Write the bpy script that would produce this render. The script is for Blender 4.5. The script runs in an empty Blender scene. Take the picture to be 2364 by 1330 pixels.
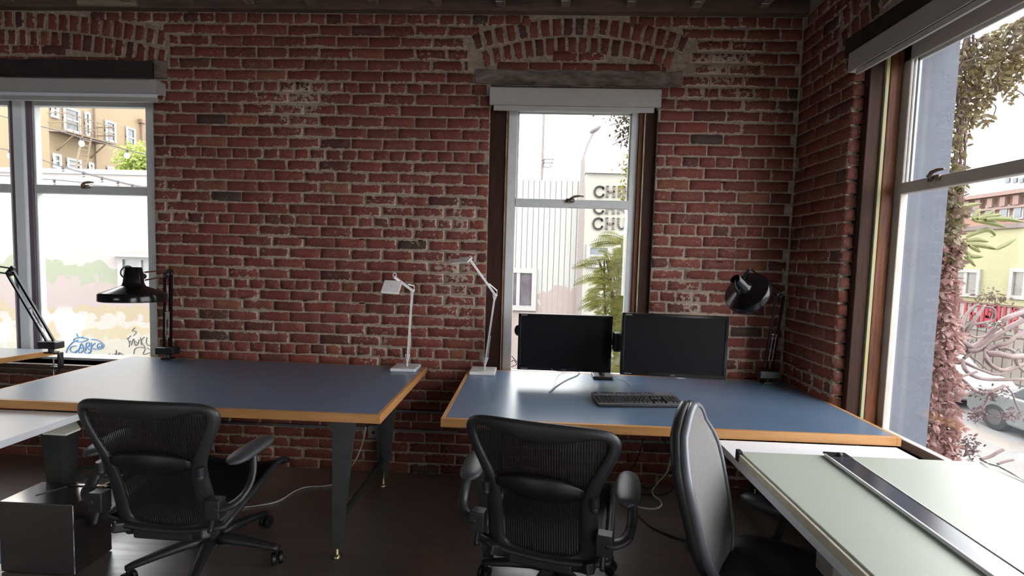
import bpy, math, random
from math import sin, cos, pi, radians, sqrt, atan2
from mathutils import Vector, Matrix, noise as mnoise
random.seed(7)
SC = bpy.context.scene
COL = SC.collection
# ------------------------------------------------------------------ camera
YAW, PITCH, ROLL, FPX, CAMH = -0.03875, -0.06451, 0.02828, 1108.3, 1.49
fw_ = Vector((sin(YAW)*cos(PITCH), cos(YAW)*cos(PITCH), sin(PITCH)))
r0_ = Vector((cos(YAW), -sin(YAW), 0)); u0_ = r0_.cross(fw_)
rt_ = r0_*cos(ROLL)+u0_*sin(ROLL); up_ = -r0_*sin(ROLL)+u0_*cos(ROLL)
CAM = Vector((0, 0, CAMH))
def at(px, py, X=None, Y=None, Z=None):
    "world point seen at photo pixel (px,py) on the plane X=, Y= or Z="
    d = fw_+rt_*((px-1182)/FPX)-up_*((py-665)/FPX)
    if Y is not None: t = Y/d.y
    elif X is not None: t = X/d.x
    else: t = (Z-CAMH)/d.z
    return CAM+d*t
cam_d = bpy.data.cameras.new('camera'); cam = bpy.data.objects.new('camera', cam_d); COL.objects.link(cam)
cam_d.sensor_width = 36.0; cam_d.lens = 36.0*FPX/2364; cam_d.clip_start = .05; cam_d.clip_end = 300
M = Matrix.Identity(4)
for i in range(3):
    M[i][0] = rt_[i]; M[i][1] = up_[i]; M[i][2] = -fw_[i]; M[i][3] = CAM[i]
cam.matrix_world = M
SC.camera = cam
SC.view_settings.view_transform = 'Standard'; SC.view_settings.look = 'None'
SC.view_settings.gamma = 1; SC.view_settings.use_curve_mapping = False
SC.view_settings.exposure = 0.0
# ------------------------------------------------------------------ mesh helper
class MB:
    def __init__(s): s.v = []; s.f = []
    def add(s, vs, fs, mtx=None):
        n = len(s.v)
        s.v += [tuple(mtx @ Vector(p)) if mtx is not None else tuple(p) for p in vs]
        s.f += [tuple(i+n for i in f) for f in fs]; return s
    def box(s, a, b, mtx=None):
        x0, y0, z0 = a; x1, y1, z1 = b
        return s.add([(x0,y0,z0),(x1,y0,z0),(x1,y1,z0),(x0,y1,z0),(x0,y0,z1),(x1,y0,z1),(x1,y1,z1),(x0,y1,z1)],
                     [(3,2,1,0),(4,5,6,7),(0,1,5,4),(1,2,6,5),(2,3,7,6),(3,0,4,7)], mtx)
    def bar(s, p, q, w, h, up=(0,0,1)):
        p = Vector(p); q = Vector(q); d = (q-p); L = d.length; d.normalize()
        u = Vector(up)
        if abs(d.dot(u)) > .98: u = Vector((0,1,0))
        r = d.cross(u).normalized(); u = r.cross(d)
        m = Matrix(((r.x,d.x,u.x,p.x),(r.y,d.y,u.y,p.y),(r.z,d.z,u.z,p.z),(0,0,0,1)))
        return s.box((-w/2,0,-h/2),(w/2,L,h/2), m)
    def tube(s, pts, r, n=8, cap=True, flat=1.0, up=None, closed=False):
        pts = [Vector(p) for p in pts]; N = len(pts)
        rs = r if isinstance(r, (list, tuple)) else [r]*N
        base = len(s.v); prev = None
        for i in range(N):
            if closed: t = pts[(i+1) % N]-pts[i-1]
            else: t = pts[min(i+1, N-1)]-pts[max(i-1, 0)]
            if t.length < 1e-9: t = Vector((0,0,1))
            t.normalize()
            if prev is None:
                a = Vector(up) if up is not None else (Vector((0,0,1)) if abs(t.z) < .9 else Vector((0,1,0)))
            else: a = prev
            b = a-t*a.dot(t)
            if b.length < 1e-6: b = t.orthogonal()
            b.normalize(); prev = b; c = t.cross(b)
            for k in range(n):
                th = 2*pi*k/n
                s.v.append(tuple(pts[i]+b*(cos(th)*rs[i]*flat)+c*(sin(th)*rs[i])))
        for i in range(N if closed else N-1):
            j = (i+1) % N
            for k in range(n):
                k2 = (k+1) % n
                s.f.append((base+i*n+k, base+i*n+k2, base+j*n+k2, base+j*n+k))
        if cap and not closed:
            s.f.append(tuple(base+k for k in reversed(range(n)))); s.f.append(tuple(base+(N-1)*n+k for k in range(n)))
        return s
    def lathe(s, prof, n=32, mtx=None, cap0=False, cap1=False):
        vs = [(r*cos(2*pi*k/n), r*sin(2*pi*k/n), z) for r, z in prof for k in range(n)]
        fs = [(i*n+k, i*n+(k+1) % n, (i+1)*n+(k+1) % n, (i+1)*n+k) for i in range(len(prof)-1) for k in range(n)]
        if cap0: fs.append(tuple(reversed(range(n))))
        if cap1: fs.append(tuple((len(prof)-1)*n+k for k in range(n)))
        return s.add(vs, fs, mtx)
    def prism(s, poly, d0, d1, mtx=None):
        "poly in local xz, extruded along y d0..d1"
        n = len(poly)
        vs = [(x, d0, z) for x, z in poly]+[(x, d1, z) for x, z in poly]
        fs = [tuple(range(n)), tuple(reversed(range(n, 2*n)))]+[((i+1) % n, i, n+i, n+(i+1) % n) for i in range(n)]
        return s.add(vs, fs, mtx)
    def ball(s, c, r, mtx=None, n=12, m=8):
        rx, ry, rz = r if isinstance(r, (tuple, list)) else (r, r, r)
        vs = [(c[0], c[1], c[2]-rz)]
        for j in range(1, m):
            ph = -pi/2+pi*j/m
            for k in range(n):
                th = 2*pi*k/n; vs.append((c[0]+rx*cos(ph)*cos(th), c[1]+ry*cos(ph)*sin(th), c[2]+rz*sin(ph)))
        vs.append((c[0], c[1], c[2]+rz)); fs = []
        for k in range(n):
            fs.append((0, 1+(k+1) % n, 1+k)); fs.append((len(vs)-1, 1+(m-2)*n+k, 1+(m-2)*n+(k+1) % n))
        for j in range(m-2):
            for k in range(n): fs.append((1+j*n+k, 1+j*n+(k+1) % n, 1+(j+1)*n+(k+1) % n, 1+(j+1)*n+k))
        return s.add(vs, fs, mtx)
    def grid(s, fn, nu, nv, flip=False):
        b = len(s.v)
        for j in range(nv+1):
            for i in range(nu+1): s.v.append(tuple(fn(i/nu, j/nv)))
        for j in range(nv):
            for i in range(nu):
                a = b+j*(nu+1)+i; q = (a, a+1, a+nu+2, a+nu+1)
                s.f.append(q[::-1] if flip else q)
        return s
    def build(s, name, m, parent=None, smooth=False, bevel=0, off=None, seg=2, solid=0, subsurf=0):
        me = bpy.data.meshes.new(name)
        v = s.v
        if off is not None: v = [(p[0]-off[0], p[1]-off[1], p[2]-off[2]) for p in v]
        me.from_pydata(v, [], s.f); me.update()
        if smooth:
            me.shade_smooth()
        o = bpy.data.objects.new(name, me); COL.objects.link(o)
        if m: me.materials.append(m)
        if solid:
            md = o.modifiers.new('solid', 'SOLIDIFY'); md.thickness = solid; md.offset = 0
        if bevel:
            md = o.modifiers.new('bevel', 'BEVEL'); md.width = bevel; md.segments = seg; md.limit_method = 'ANGLE'; md.angle_limit = radians(40)
        if subsurf:
            md = o.modifiers.new('sub', 'SUBSURF'); md.levels = subsurf; md.render_levels = subsurf
        if smooth == 'auto':
            md = o.modifiers.new('wn', 'WEIGHTED_NORMAL') if False else None
            try: me.set_sharp_from_angle(angle=radians(35))
            except Exception: pass
        if parent: o.parent = parent
        return o
def tag(o, label=None, cat=None, group=None, kind=None):
    if label: o['label'] = label
    if cat: o['category'] = cat
    if group: o['group'] = group
    if kind: o['kind'] = kind
    return o
def thing(name, label, cat, loc=(0,0,0), rotz=0, group=None, kind=None):
    o = bpy.data.objects.new(name, None); COL.objects.link(o)
    o.empty_display_size = .1
    o.location = loc; o.rotation_euler = (0,0,rotz)
    return tag(o, label, cat, group, kind)
def copy_tree(o, parent=None):
    c = o.copy(); COL.objects.link(c); c.parent = parent
    for ch in o.children: copy_tree(ch, c)
    return c
# ------------------------------------------------------------------ materials
def srgb(r, g, b):
    f = lambda c: (c/255/12.92) if c/255 <= .04045 else ((c/255+.055)/1.055)**2.4
    return (f(r), f(g), f(b), 1)
def newmat(name):
    m = bpy.data.materials.new(name); m.use_nodes = True; nt = m.node_tree
    return m, nt, nt.nodes['Principled BSDF']
def N(nt, t, **k):
    n = nt.nodes.new(t)
    for a, b in k.items(): setattr(n, a, b)
    return n
def mathn(nt, op, a, b=None, clamp=False):
    n = N(nt, 'ShaderNodeMath', operation=op, use_clamp=clamp)
    for i, x in enumerate((a, b)):
        if x is None: continue
        if isinstance(x, (int, float)): n.inputs[i].default_value = x
        else: nt.links.new(x, n.inputs[i])
    return n.outputs[0]
def mixc(nt, f, a, b, mode='MIX'):
    n = N(nt, 'ShaderNodeMix', data_type='RGBA', blend_type=mode)
    for i, x in ((0, f), (6, a), (7, b)):
        if isinstance(x, (int, float)): n.inputs[i].default_value = x
        elif isinstance(x, tuple): n.inputs[i].default_value = x
        else: nt.links.new(x, n.inputs[i])
    return n.outputs[2]
def maprange(nt, v, a, b, c=0., d=1.):
    n = N(nt, 'ShaderNodeMapRange'); nt.links.new(v, n.inputs[0])
    for i, x in enumerate((a, b, c, d)): n.inputs[i+1].default_value = x
    return n.outputs[0]
def coords(nt, scale=(1,1,1), out='Object'):
    tc = N(nt, 'ShaderNodeTexCoord'); mp = N(nt, 'ShaderNodeMapping'); mp.inputs['Scale'].default_value = scale
    nt.links.new(tc.outputs[out], mp.inputs[0]); return mp.outputs[0]
def noisen(nt, vec, scale, detail=4, rough=.6, dist=0):
    n = N(nt, 'ShaderNodeTexNoise'); n.inputs['Scale'].default_value = scale; n.inputs['Detail'].default_value = detail
    n.inputs['Roughness'].default_value = rough; n.inputs['Distortion'].default_value = dist
    if vec is not None: nt.links.new(vec, n.inputs['Vector'])
    return n.outputs['Fac']
def bump(nt, h, strength=.3, dist=.01, nrm=None):
    b = N(nt, 'ShaderNodeBump'); b.inputs['Strength'].default_value = strength; b.inputs['Distance'].default_value = dist
    nt.links.new(h, b.inputs['Height'])
    if nrm is not None: nt.links.new(nrm, b.inputs['Normal'])
    return b.outputs[0]
def plain(name, c, rough=.5, metal=0, var=.12, vscale=30, bmp=0, bscale=200, spec=None, coat=0, c2=None, vs=(1,1,1)):
    m, nt, p = newmat(name)
    p.inputs['Roughness'].default_value = rough; p.inputs['Metallic'].default_value = metal
    if spec is not None: p.inputs['Specular IOR Level'].default_value = spec
    if coat: p.inputs['Coat Weight'].default_value = coat; p.inputs['Coat Roughness'].default_value = .08
    v = coords(nt, vs)
    f = noisen(nt, v, vscale)
    d = c2 if c2 else (c[0]*(1-var*2), c[1]*(1-var*2), c[2]*(1-var*2), 1)
    f2 = maprange(nt, f, .3, .7)
    nt.links.new(mixc(nt, f2, c, d), p.inputs['Base Color'])
    if bmp: nt.links.new(bump(nt, noisen(nt, v, bscale, 3), bmp, .002), p.inputs['Normal'])
    return m
def woodmat(name, c1, c2, axis=0, rough=.45, scale=9, stretch=.08, bmp=.25, spec=.4):
    m, nt, p = newmat(name)
    sc = [1,1,1]; sc[axis] = stretch
    v = coords(nt, tuple(sc))
    f = noisen(nt, v, scale*3, 6, .65, 1.2); g = noisen(nt, v, scale*14, 4, .6)
    h = mathn(nt, 'ADD', mathn(nt, 'MULTIPLY', f, .7), mathn(nt, 'MULTIPLY', g, .3))
    h2 = maprange(nt, h, .36, .64)
    nt.links.new(mixc(nt, h2, c1, c2), p.inputs['Base Color'])
    p.inputs['Roughness'].default_value = rough; p.inputs['Specular IOR Level'].default_value = spec
    nt.links.new(bump(nt, h, bmp, .003), p.inputs['Normal'])
    return m
def brick_material():
    m, nt, p = newmat('brick')
    uv = []
    for nm in ('ea', 'eb'):
        u = N(nt, 'ShaderNodeUVMap', uv_map=nm); s = N(nt, 'ShaderNodeSeparateXYZ'); nt.links.new(u.outputs[0], s.inputs[0]); uv += [s.outputs[0], s.outputs[1]]
    R_ = .009
    ax_ = mathn(nt, 'MAXIMUM', mathn(nt, 'SUBTRACT', R_, mathn(nt, 'MINIMUM', uv[0], uv[2])), 0.0)
    az_ = mathn(nt, 'MAXIMUM', mathn(nt, 'SUBTRACT', R_, mathn(nt, 'MINIMUM', uv[1], uv[3])), 0.0)
    e = mathn(nt, 'SUBTRACT', R_, mathn(nt, 'SQRT', mathn(nt, 'ADD', mathn(nt, 'MULTIPLY', ax_, ax_), mathn(nt, 'MULTIPLY', az_, az_))))
    v = coords(nt)
    n1 = noisen(nt, v, 38, 4, .62); n2 = noisen(nt, v, 150, 4, .7); n3 = noisen(nt, v, 1.7, 4, .65); n4 = noisen(nt, v, 70, 5, .75, .8)
    # ragged edge where mortar laps on to the brick
    lap = mathn(nt, 'SUBTRACT', mathn(nt, 'MULTIPLY', mathn(nt, 'SUBTRACT', n1, .5), .042), mathn(nt, 'MULTIPLY', mathn(nt, 'SUBTRACT', n3, .5), -.050))
    lap = mathn(nt, 'ADD', lap, mathn(nt, 'MULTIPLY', mathn(nt, 'SUBTRACT', n2, .5), .010))
    f = maprange(nt, mathn(nt, 'SUBTRACT', e, mathn(nt, 'ADD', lap, -.0010)), -.0008, .0012)
    ca = N(nt, 'ShaderNodeVertexColor', layer_name='bcol')
    bc = mixc(nt, mathn(nt, 'MULTIPLY', maprange(nt, n4, .35, .7), .55), ca.outputs[0], (.055,.016,.012,1))
    bc = mixc(nt, maprange(nt, n2, .60, .74, 0, .45), bc, (.40,.20,.14,1))
    fl = maprange(nt, noisen(nt, v, 44, 6, .74, 1.8), .56, .625)          # lime flecks left on the faces
    fl = mathn(nt, 'MULTIPLY', fl, maprange(nt, noisen(nt, v, 2.4, 3, .6), .44, .62, .15, .8))
    bc = mixc(nt, mathn(nt, 'MULTIPLY', fl, .8), bc, (.40,.31,.24,1))
    mc = mixc(nt, maprange(nt, n1, .35, .7), (.62,.49,.385,1), (.34,.26,.20,1))
    mc = mixc(nt, maprange(nt, n2, .55, .75, 0, .5), mc, (.66,.54,.45,1))
    nt.links.new(mixc(nt, f, mc, bc), p.inputs['Base Color'])
    p.inputs['Roughness'].default_value = .72; p.inputs['Specular IOR Level'].default_value = .35
    nb = bump(nt, f, .65, .003)
    hh = mathn(nt, 'ADD', mathn(nt, 'MULTIPLY', n4, .6), mathn(nt, 'MULTIPLY', n2, .4))
    nb = bump(nt, hh, .55, .005, nb)
    nt.links.new(nb, p.inputs['Normal'])
    return m
def glass_material(name, tint=(1,1,1,1), dirt=.04, refl=1.0):
    m = bpy.data.materials.new(name); m.use_nodes = True; nt = m.node_tree; nt.nodes.clear()
    out = N(nt, 'ShaderNodeOutputMaterial'); tr = N(nt, 'ShaderNodeBsdfTransparent'); gl = N(nt, 'ShaderNodeBsdfGlossy')
    tr.inputs[0].default_value = tint; gl.inputs['Roughness'].default_value = .02; gl.inputs[0].default_value = (refl,refl,refl,1)
    fr = N(nt, 'ShaderNodeLayerWeight'); fr.inputs[0].default_value = .5
    ff = mathn(nt, 'ADD', mathn(nt, 'MULTIPLY', mathn(nt, 'POWER', fr.outputs[1], 4.0), .6), .05)
    mx = N(nt, 'ShaderNodeMixShader'); nt.links.new(ff, mx.inputs[0]); nt.links.new(tr.outputs[0], mx.inputs[1]); nt.links.new(gl.outputs[0], mx.inputs[2])
    df = N(nt, 'ShaderNodeBsdfDiffuse'); df.inputs[0].default_value = (.8,.8,.8,1)
    n = maprange(nt, noisen(nt, coords(nt), 9, 6, .7), .5, .8, 0, dirt)
    m2 = N(nt, 'ShaderNodeMixShader'); nt.links.new(n, m2.inputs[0]); nt.links.new(mx.outputs[0], m2.inputs[1]); nt.links.new(df.outputs[0], m2.inputs[2])
    nt.links.new(m2.outputs[0], out.inputs[0])
    return m
BRICK = brick_material()
MORTAR = plain('mortar', (.44,.345,.27,1), .85, var=.25, vscale=40, bmp=.8, bscale=90)
GLASS = glass_material('window_glass')
ALU = plain('window_frame_grey', srgb(215,217,216), .45, .0, .06, 12, .1)
DKWOOD = woodmat('casing_dark', (.058,.024,.016,1), (.024,.012,.009,1), 2, .6, spec=.15)
BRWOOD = woodmat('casing_orange', (.22,.075,.028,1), (.075,.026,.013,1), 2, .45, spec=.2)
LINTEL = woodmat('lintel', (.20,.155,.125,1), (.075,.056,.048,1), 0, .8, 6, .25, .6)
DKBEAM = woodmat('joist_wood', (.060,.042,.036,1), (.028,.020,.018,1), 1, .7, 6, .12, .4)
DKLINT = woodmat('dark_lintel', (.040,.032,.030,1), (.016,.014,.014,1), 0, .7, 5, .2, .4)
SHADEM = plain('shade_fascia', srgb(176,172,170), .4, .0, .05, 8, .1)
MAPLE = woodmat('maple_edge', (.56,.29,.11,1), (.42,.20,.07,1), 0, .35, 7, .06, .05)
MAPLEY = woodmat('maple_edge_side', (.56,.29,.11,1), (.42,.20,.07,1), 1, .35, 7, .06, .05)
LINO = plain('blue_linoleum', (.105,.165,.255,1), .29, 0, .05, 5, spec=.5)
LINO.node_tree.nodes['Principled BSDF'].inputs['IOR'].default_value = 2.3
STEEL = plain('raw_steel', (.085,.089,.085,1), .42, .55, .15, 9, .1)
BLKPL = plain('black_plastic', (.008,.008,.009,1), .38, 0, .1, 20, .15, 700)
GRPHT = plain('graphite_plastic', (.022,.022,.025,1), .38, 0, .1, 14, .2, 600)
ARMM = plain('arm_pad_rubber', (.045,.047,.054,1), .38, 0, .1, 14, .3, 700)
BLKGL = plain('black_gloss_paint', (.008,.007,.008,1), .16, 0, .05, 20, spec=.35)
CHROME = plain('chrome', (.75,.75,.75,1), .15, 1, .03)
WHTM = plain('white_paint_metal', (.78,.76,.76,1), .3, 0, .03)
WHTOP = plain('white_laminate', (.80,.82,.87,1), .3, 0, .02, spec=.8); WHTOP.node_tree.nodes['Principled BSDF'].inputs['IOR'].default_value = 1.8
CREAM = plain('cream_steel', (.60,.57,.53,1), .45, 0, .06)
BRASS = plain('brass_foot', (.45,.36,.20,1), .3, 1, .1)
CABLB = plain('black_cable', (.012,.012,.013,1), .45)
CABLW = plain('white_cable', (.62,.60,.57,1), .45)
# ------------------------------------------------------------------ brickwork
WY, XR, TOP = 3.165, 1.655, 3.025
class Bricks:
    def __init__(s, fn, flip=False): s.fn = fn; s.flip = flip; s.v = []; s.f = []; s.a = []; s.b = []; s.c = []
    def brick(s, q, col, d=None, mask=True, jit=1.0):
        q = [Vector((p[0], p[1])) for p in q]
        w = ((q[1]-q[0]).length+(q[2]-q[3]).length)/2; h = ((q[3]-q[0]).length+(q[2]-q[1]).length)/2
        if d is None: d = .0062+random.uniform(-.0015, .0025)
        na = 4 if w > .13 else 3; nb = 2
        base = len(s.v); tilt = random.uniform(-.0014, .0014)*jit
        ix, iz = .0035/w, .0035/h
        def P(a, b): return (q[0]*(1-a)+q[1]*a)*(1-b)+(q[3]*(1-a)+q[2]*a)*b
        def put(p, dd, a, b):
            s.v.append(s.fn(p.x, p.y, dd))
            if mask: s.a.append((a*w, b*h)); s.b.append(((1-a)*w, (1-b)*h))
            else: s.a.append((1, 1)); s.b.append((1, 1))
            s.c.append(col)
        for j in range(nb+1):
            for i in range(na+1):
                a, b = i/na, j/nb
                edge = (i in (0, na)) or (j in (0, nb))
                aa = min(max(a, ix), 1-ix); bb = min(max(b, iz), 1-iz)
                p = P(aa, bb)+Vector((random.uniform(-1, 1), random.uniform(-1, 1)))*(.0022*jit)
                put(p, d+tilt*(2*a-1)+(-.0014 if edge else 0)+random.uniform(-.0005, .0005), a, b)
        ring = [(i, 0) for i in range(na)]+[(na, j) for j in range(nb)]+[(i, nb) for i in range(na, 0, -1)]+[(0, j) for j in range(nb, 0, -1)]
        rb = len(s.v)
        for i, j in ring: put(P(i/na, j/nb), -.004, i/na, j/nb)
        F = []
        for j in range(nb):
            for i in range(na):
                k = base+j*(na+1)+i; F.append((k, k+1, k+na+2, k+na+1))
        n = len(ring)
        for k in range(n):
            i, j = ring[k]; i2, j2 = ring[(k+1) % n]
            F.append((rb+k, rb+(k+1) % n, base+j2*(na+1)+i2, base+j*(na+1)+i))
        s.f += [f[::-1] for f in F] if s.flip else F
    def build(s, name, parent):
        me = bpy.data.meshes.new(name); me.from_pydata(s.v, [], s.f); me.update(); me.shade_smooth()
        ua = me.uv_layers.new(name='ea'); ub = me.uv_layers.new(name='eb')
        ca = me.color_attributes.new('bcol', 'FLOAT_COLOR', 'POINT')
        for i, c in enumerate(s.c): ca.data[i].color = (c[0], c[1], c[2], 1)
        for l in me.loops:
            ua.data[l.index].uv = s.a[l.vertex_index]; ub.data[l.index].uv = s.b[l.vertex_index]
        me.materials.append(BRICK)
        o = bpy.data.objects.new(name, me); COL.objects.link(o); o.parent = parent
        return o
def bcolor():
    t = random.random()
    if t < .018: c = (.075, .048, .036)
    elif t < .075: c = (.120, .040, .034)
    elif t < .12: c = (.26, .09, .052)
    else: c = (.220, .057, .041)
    k = random.uniform(.80, 1.2); g = random.uniform(.9, 1.12)
    return (c[0]*k, c[1]*k*g, c[2]*k*g)
PIT = .0723
def courses(B, u0, u1, z0, free, zphase=2.996, mort=.0075, uoff=0.0):
    k = 0
    while True:
        zc = zphase-PIT*k
        if zc < z0: break
        h = PIT-mort; zb = zc-h/2; zt = zc+h/2
        hdr = (k % 6 == 0); L = .1055 if hdr else .2095
        off = uoff+(0 if hdr else (.052 if k % 2 else .157))+random.uniform(-.008, .008)
        u = math.floor((u0-off)/L)*L+off
        while u < u1:
            a = max(u, u0); b = min(u+L*random.uniform(.99, 1.01), u1)
            for (fa, fb) in free(zc):
                x0, x1 = max(a, fa), min(b-mort*random.uniform(.7, 1.3), fb)
                if x1-x0 > .028:
                    w0, w1 = random.uniform(-.0025, .0025), random.uniform(-.0025, .0025)
                    B.brick([(x0, zb+w0), (x1, zb+w1), (x1, zt+w1), (x0, zt+w0)], bcolor())
            u += L
        k += 1
def sub(ints, a, b):
    r = []
    for x, y in ints:
        if b <= x or a >= y: r.append((x, y)); continue
        if a > x: r.append((x, a))
        if b < y: r.append((b, y))
    return r
def arch_geom(uc, half, zend, ztop):
    rise = ztop-zend; r = (half*half+rise*rise)/(2*rise); return (uc, ztop-r, r)
def arch_block(ints, zc, g, half, rings=.232):
    uc, c, r = g; s = r*r-(zc-c)**2
    if s <= 0: return ints
    xo = min(sqrt(s), half+.005)
    ri = r-rings; s2 = ri*ri-(zc-c)**2
    th = math.asin(min(1, half/r)); ze = c+(r-rings)*cos(th)
    if zc < ze-.02: return ints
    if s2 <= 0: return sub(ints, uc-xo, uc+xo)
    xi = min(sqrt(s2), half-.03)
    return sub(sub(ints, uc-xo, uc-xi), uc+xi, uc+xo)
def arch_bricks(B, g, half, n):
    uc, c, r = g; th = math.asin(min(1, half/r))
    for ring in range(2):
        ro = r-.004-ring*.116; ri = ro-.106
        for k in range(-1, n):
            a0 = -th+2*th*(k+.12+ring*.35)/n; a1 = -th+2*th*(k+.88+ring*.35)/n
            if a1 > th+.004 or a0 < -th-.004: continue
            j = random.uniform(-.004, .004)
            q = [(uc+ri*sin(a0)+j, c+ri*cos(a0)), (uc+ri*sin(a1)+j, c+ri*cos(a1)), (uc+ro*sin(a1), min(c+ro*cos(a1), TOP)), (uc+ro*sin(a0), min(c+ro*cos(a0), TOP))]
            B.brick(q, bcolor())
# back wall ---------------------------------------------------------------
W1 = (-4.66, -2.545, .66, 2.595); W2 = (-.296, .782, .66, 2.595)
XL, YB = -7.0, -5.5
wall_back = MB()
def wallboxes(mb, a0, a1, ops, th, fn, ztop=3.35, zbot=-.3):
    "boxes around openings; fn(u0,u1,z0,z1) adds a box"
    us = a0
    for (o0, o1, z0, z1) in ops:
        fn(us, o0, zbot, ztop); fn(o0, o1, zbot, z0); fn(o0, o1, z1, ztop); us = o1
    fn(us, a1, zbot, ztop)
wallboxes(wall_back, XL, 1.857, [W1, W2], .33, lambda a, b, z0, z1: wall_back.box((a, WY, z0), (b, WY+.33, z1)))
wb = tag(wall_back.build('wall_back', MORTAR), kind='structure')
A2H = .70; A2 = arch_geom(.262, A2H, 2.905, 3.018)
A1H = 1.17; A1 = arch_geom(-3.60, A1H, 2.912, 3.03)
def free_back(z):
    I = [(-5.2, XR-.004)]
    if z < 2.595+.02: I = sub(I, W1[0], W1[1]); I = sub(I, W2[0], W2[1])
    if z < W1[2]: I = [(-5.2, XR-.004)]
    if 2.59 < z < 2.70: I = sub(I, -.405, .92); I = sub(I, -4.75, -2.53)
    I = arch_block(I, z, A2, A2H); I = arch_block(I, z, A1, A1H)
    return I
B = Bricks(lambda u, z, d: (u, WY-d, z))
courses(B, -5.2, XR-.004, .02, free_back)
arch_bricks(B, A2, A2H, 19); arch_bricks(B, A1, A1H, 31)
for (px, py) in ((560,547),(700,550),(835,553),(970,556),(705,694),(560,688),(835,700),(1668,421),(1660,605)):
    p = at(px, py, Y=WY)
    B.brick([(p.x-.016, p.z-.006), (p.x+.022, p.z-.006), (p.x+.022, p.z+.006), (p.x-.016, p.z+.006)], (.006,.005,.005), .011, False)
B.build('brickwork', wb)
# right wall ---------------------------------------------------------------
W3 = (.30, 2.645, .60, 2.70); W4 = (-3.6, -.9, .60, 2.70)
wr_ = MB()
wallboxes(wr_, YB, WY+.33, [W4, W3], .6, lambda a, b, z0, z1: wr_.box((XR, a, z0), (1.857, b, z1)))
wr = tag(wr_.build('wall_right', MORTAR), kind='structure')
A3H = 1.34; A3 = arch_geom(1.45, A3H, 2.88, 3.06)
def free_right(z):
    I = [(-.3, WY-.004)]
    if W3[2] < z < 2.69: I = sub(I, W3[0], 2.642)
    elif 2.60 < z <= 2.77: I = sub(I, W3[0]-.1, 2.72)
    I = arch_block(I, z, A3, A3H)
    return I
B = Bricks(lambda u, z, d: (XR-d, u, z), True)
courses(B, -.3, WY-.004, .02, free_right, zphase=2.99, uoff=.07)
arch_bricks(B, A3, A3H, 35)
B.build('brickwork', wr)
# rounded brick return at the window side of the right wall
B = Bricks(lambda u, z, d: (XR+u*.95-d*.3, 2.644-u*.32-d*.95, z))
k = 0
while 2.99-PIT*k > .05:
    zc = 2.99-PIT*k; k += 1
    if zc > 2.60: continue
    h = .031; c = bcolor(); c = (c[0]*1.05, c[1]*1.35, c[2]*1.3)
    B.brick([(-.004, zc-h), (.048+random.uniform(-.004,.004), zc-h), (.048+random.uniform(-.004,.004), zc+h), (-.004, zc+h)], c, .007+random.uniform(-.003,.005), True, 1.6)
B.build('brick_return', wr)
# left + rear walls (out of frame) -------------------------------------------
PLAST = plain('plaster', (.20,.19,.18,1), .8, var=.08)
m = MB(); wallboxes(m, YB, WY+.33, [], .3, lambda a, b, z0, z1: m.box((XL-.3, a, z0), (XL, b, z1)))
tag(m.build('wall_left', PLAST), kind='structure')
m = MB(); wallboxes(m, XL-.3, 2.25, [(-5.2, -2.8, 1.8, 2.7)], .3, lambda a, b, z0, z1: m.box((a, YB-.3, z0), (b, YB, z1)))  # high opening added to the unseen rear wall to let in soft fill light
tag(m.build('wall_rear', PLAST), kind='structure')
# floor -------------------------------------------------------------------
def floor_material():
    m, nt, p = newmat('floor_planks')
    v = coords(nt)
    bt = N(nt, 'ShaderNodeTexBrick'); nt.links.new(v, bt.inputs['Vector'])
    bt.inputs['Scale'].default_value = 1; bt.inputs['Brick Width'].default_value = 1.5; bt.inputs['Row Height'].default_value = .125
    bt.inputs['Mortar Size'].default_value = .0022; bt.inputs['Mortar Smooth'].default_value = .3; bt.offset = .37
    bt.inputs['Color1'].default_value = (.2,.2,.2,1); bt.inputs['Color2'].default_value = (.8,.8,.8,1); bt.inputs['Mortar'].default_value = (0,0,0,1)
    v2 = coords(nt, (.12, 1.6, 1))
    g = noisen(nt, v2, 22, 6, .65, 1.0)
    c = mixc(nt, maprange(nt, g, .35, .65), (.165,.135,.115,1), (.085,.068,.058,1))
    c = mixc(nt, .35, c, bt.outputs[0], 'OVERLAY')
    c = mixc(nt, bt.outputs['Fac'], c, (.008,.007,.006,1))
    nt.links.new(c, p.inputs['Base Color'])
    nt.links.new(maprange(nt, g, .3, .7, .28, .38), p.inputs['Roughness'])
    p.inputs['Specular IOR Level'].default_value = .9; p.inputs['IOR'].default_value = 2.6
    h = mathn(nt, 'SUBTRACT', mathn(nt, 'MULTIPLY', g, .4), bt.outputs['Fac'])
    nt.links.new(bump(nt, h, .08, .002), p.inputs['Normal'])
    return m
tag(MB().box((XL-.3, YB-.3, -.15), (XR, WY, 0)).build('floor', floor_material()), kind='structure')
# ceiling -----------------------------------------------------------------
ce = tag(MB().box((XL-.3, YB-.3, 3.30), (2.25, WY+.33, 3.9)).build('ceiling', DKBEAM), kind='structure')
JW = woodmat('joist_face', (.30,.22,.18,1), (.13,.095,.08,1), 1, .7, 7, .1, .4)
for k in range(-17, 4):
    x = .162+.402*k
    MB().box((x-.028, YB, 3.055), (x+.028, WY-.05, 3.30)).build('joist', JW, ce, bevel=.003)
    m = MB()
    for t in range(3):                                   # pale nail plates on the joist sides, near the wall
        y = 2.93+.055*t+random.uniform(-.01, .01)
        m.box((x-.0295, y, 3.0535), (x+.012, y+.006, 3.056))
    if k >= -9: m.build('nail_strip', WHTM, ce)
MB().box((at(182,12,Y=3.11).x, 3.095, 3.035), (at(318,12,Y=3.11).x, 3.114, 3.20)).build('blocking', woodmat('pale_block', (.36,.31,.22,1), (.20,.17,.12,1), 0, .7), ce, bevel=.002)
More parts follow.
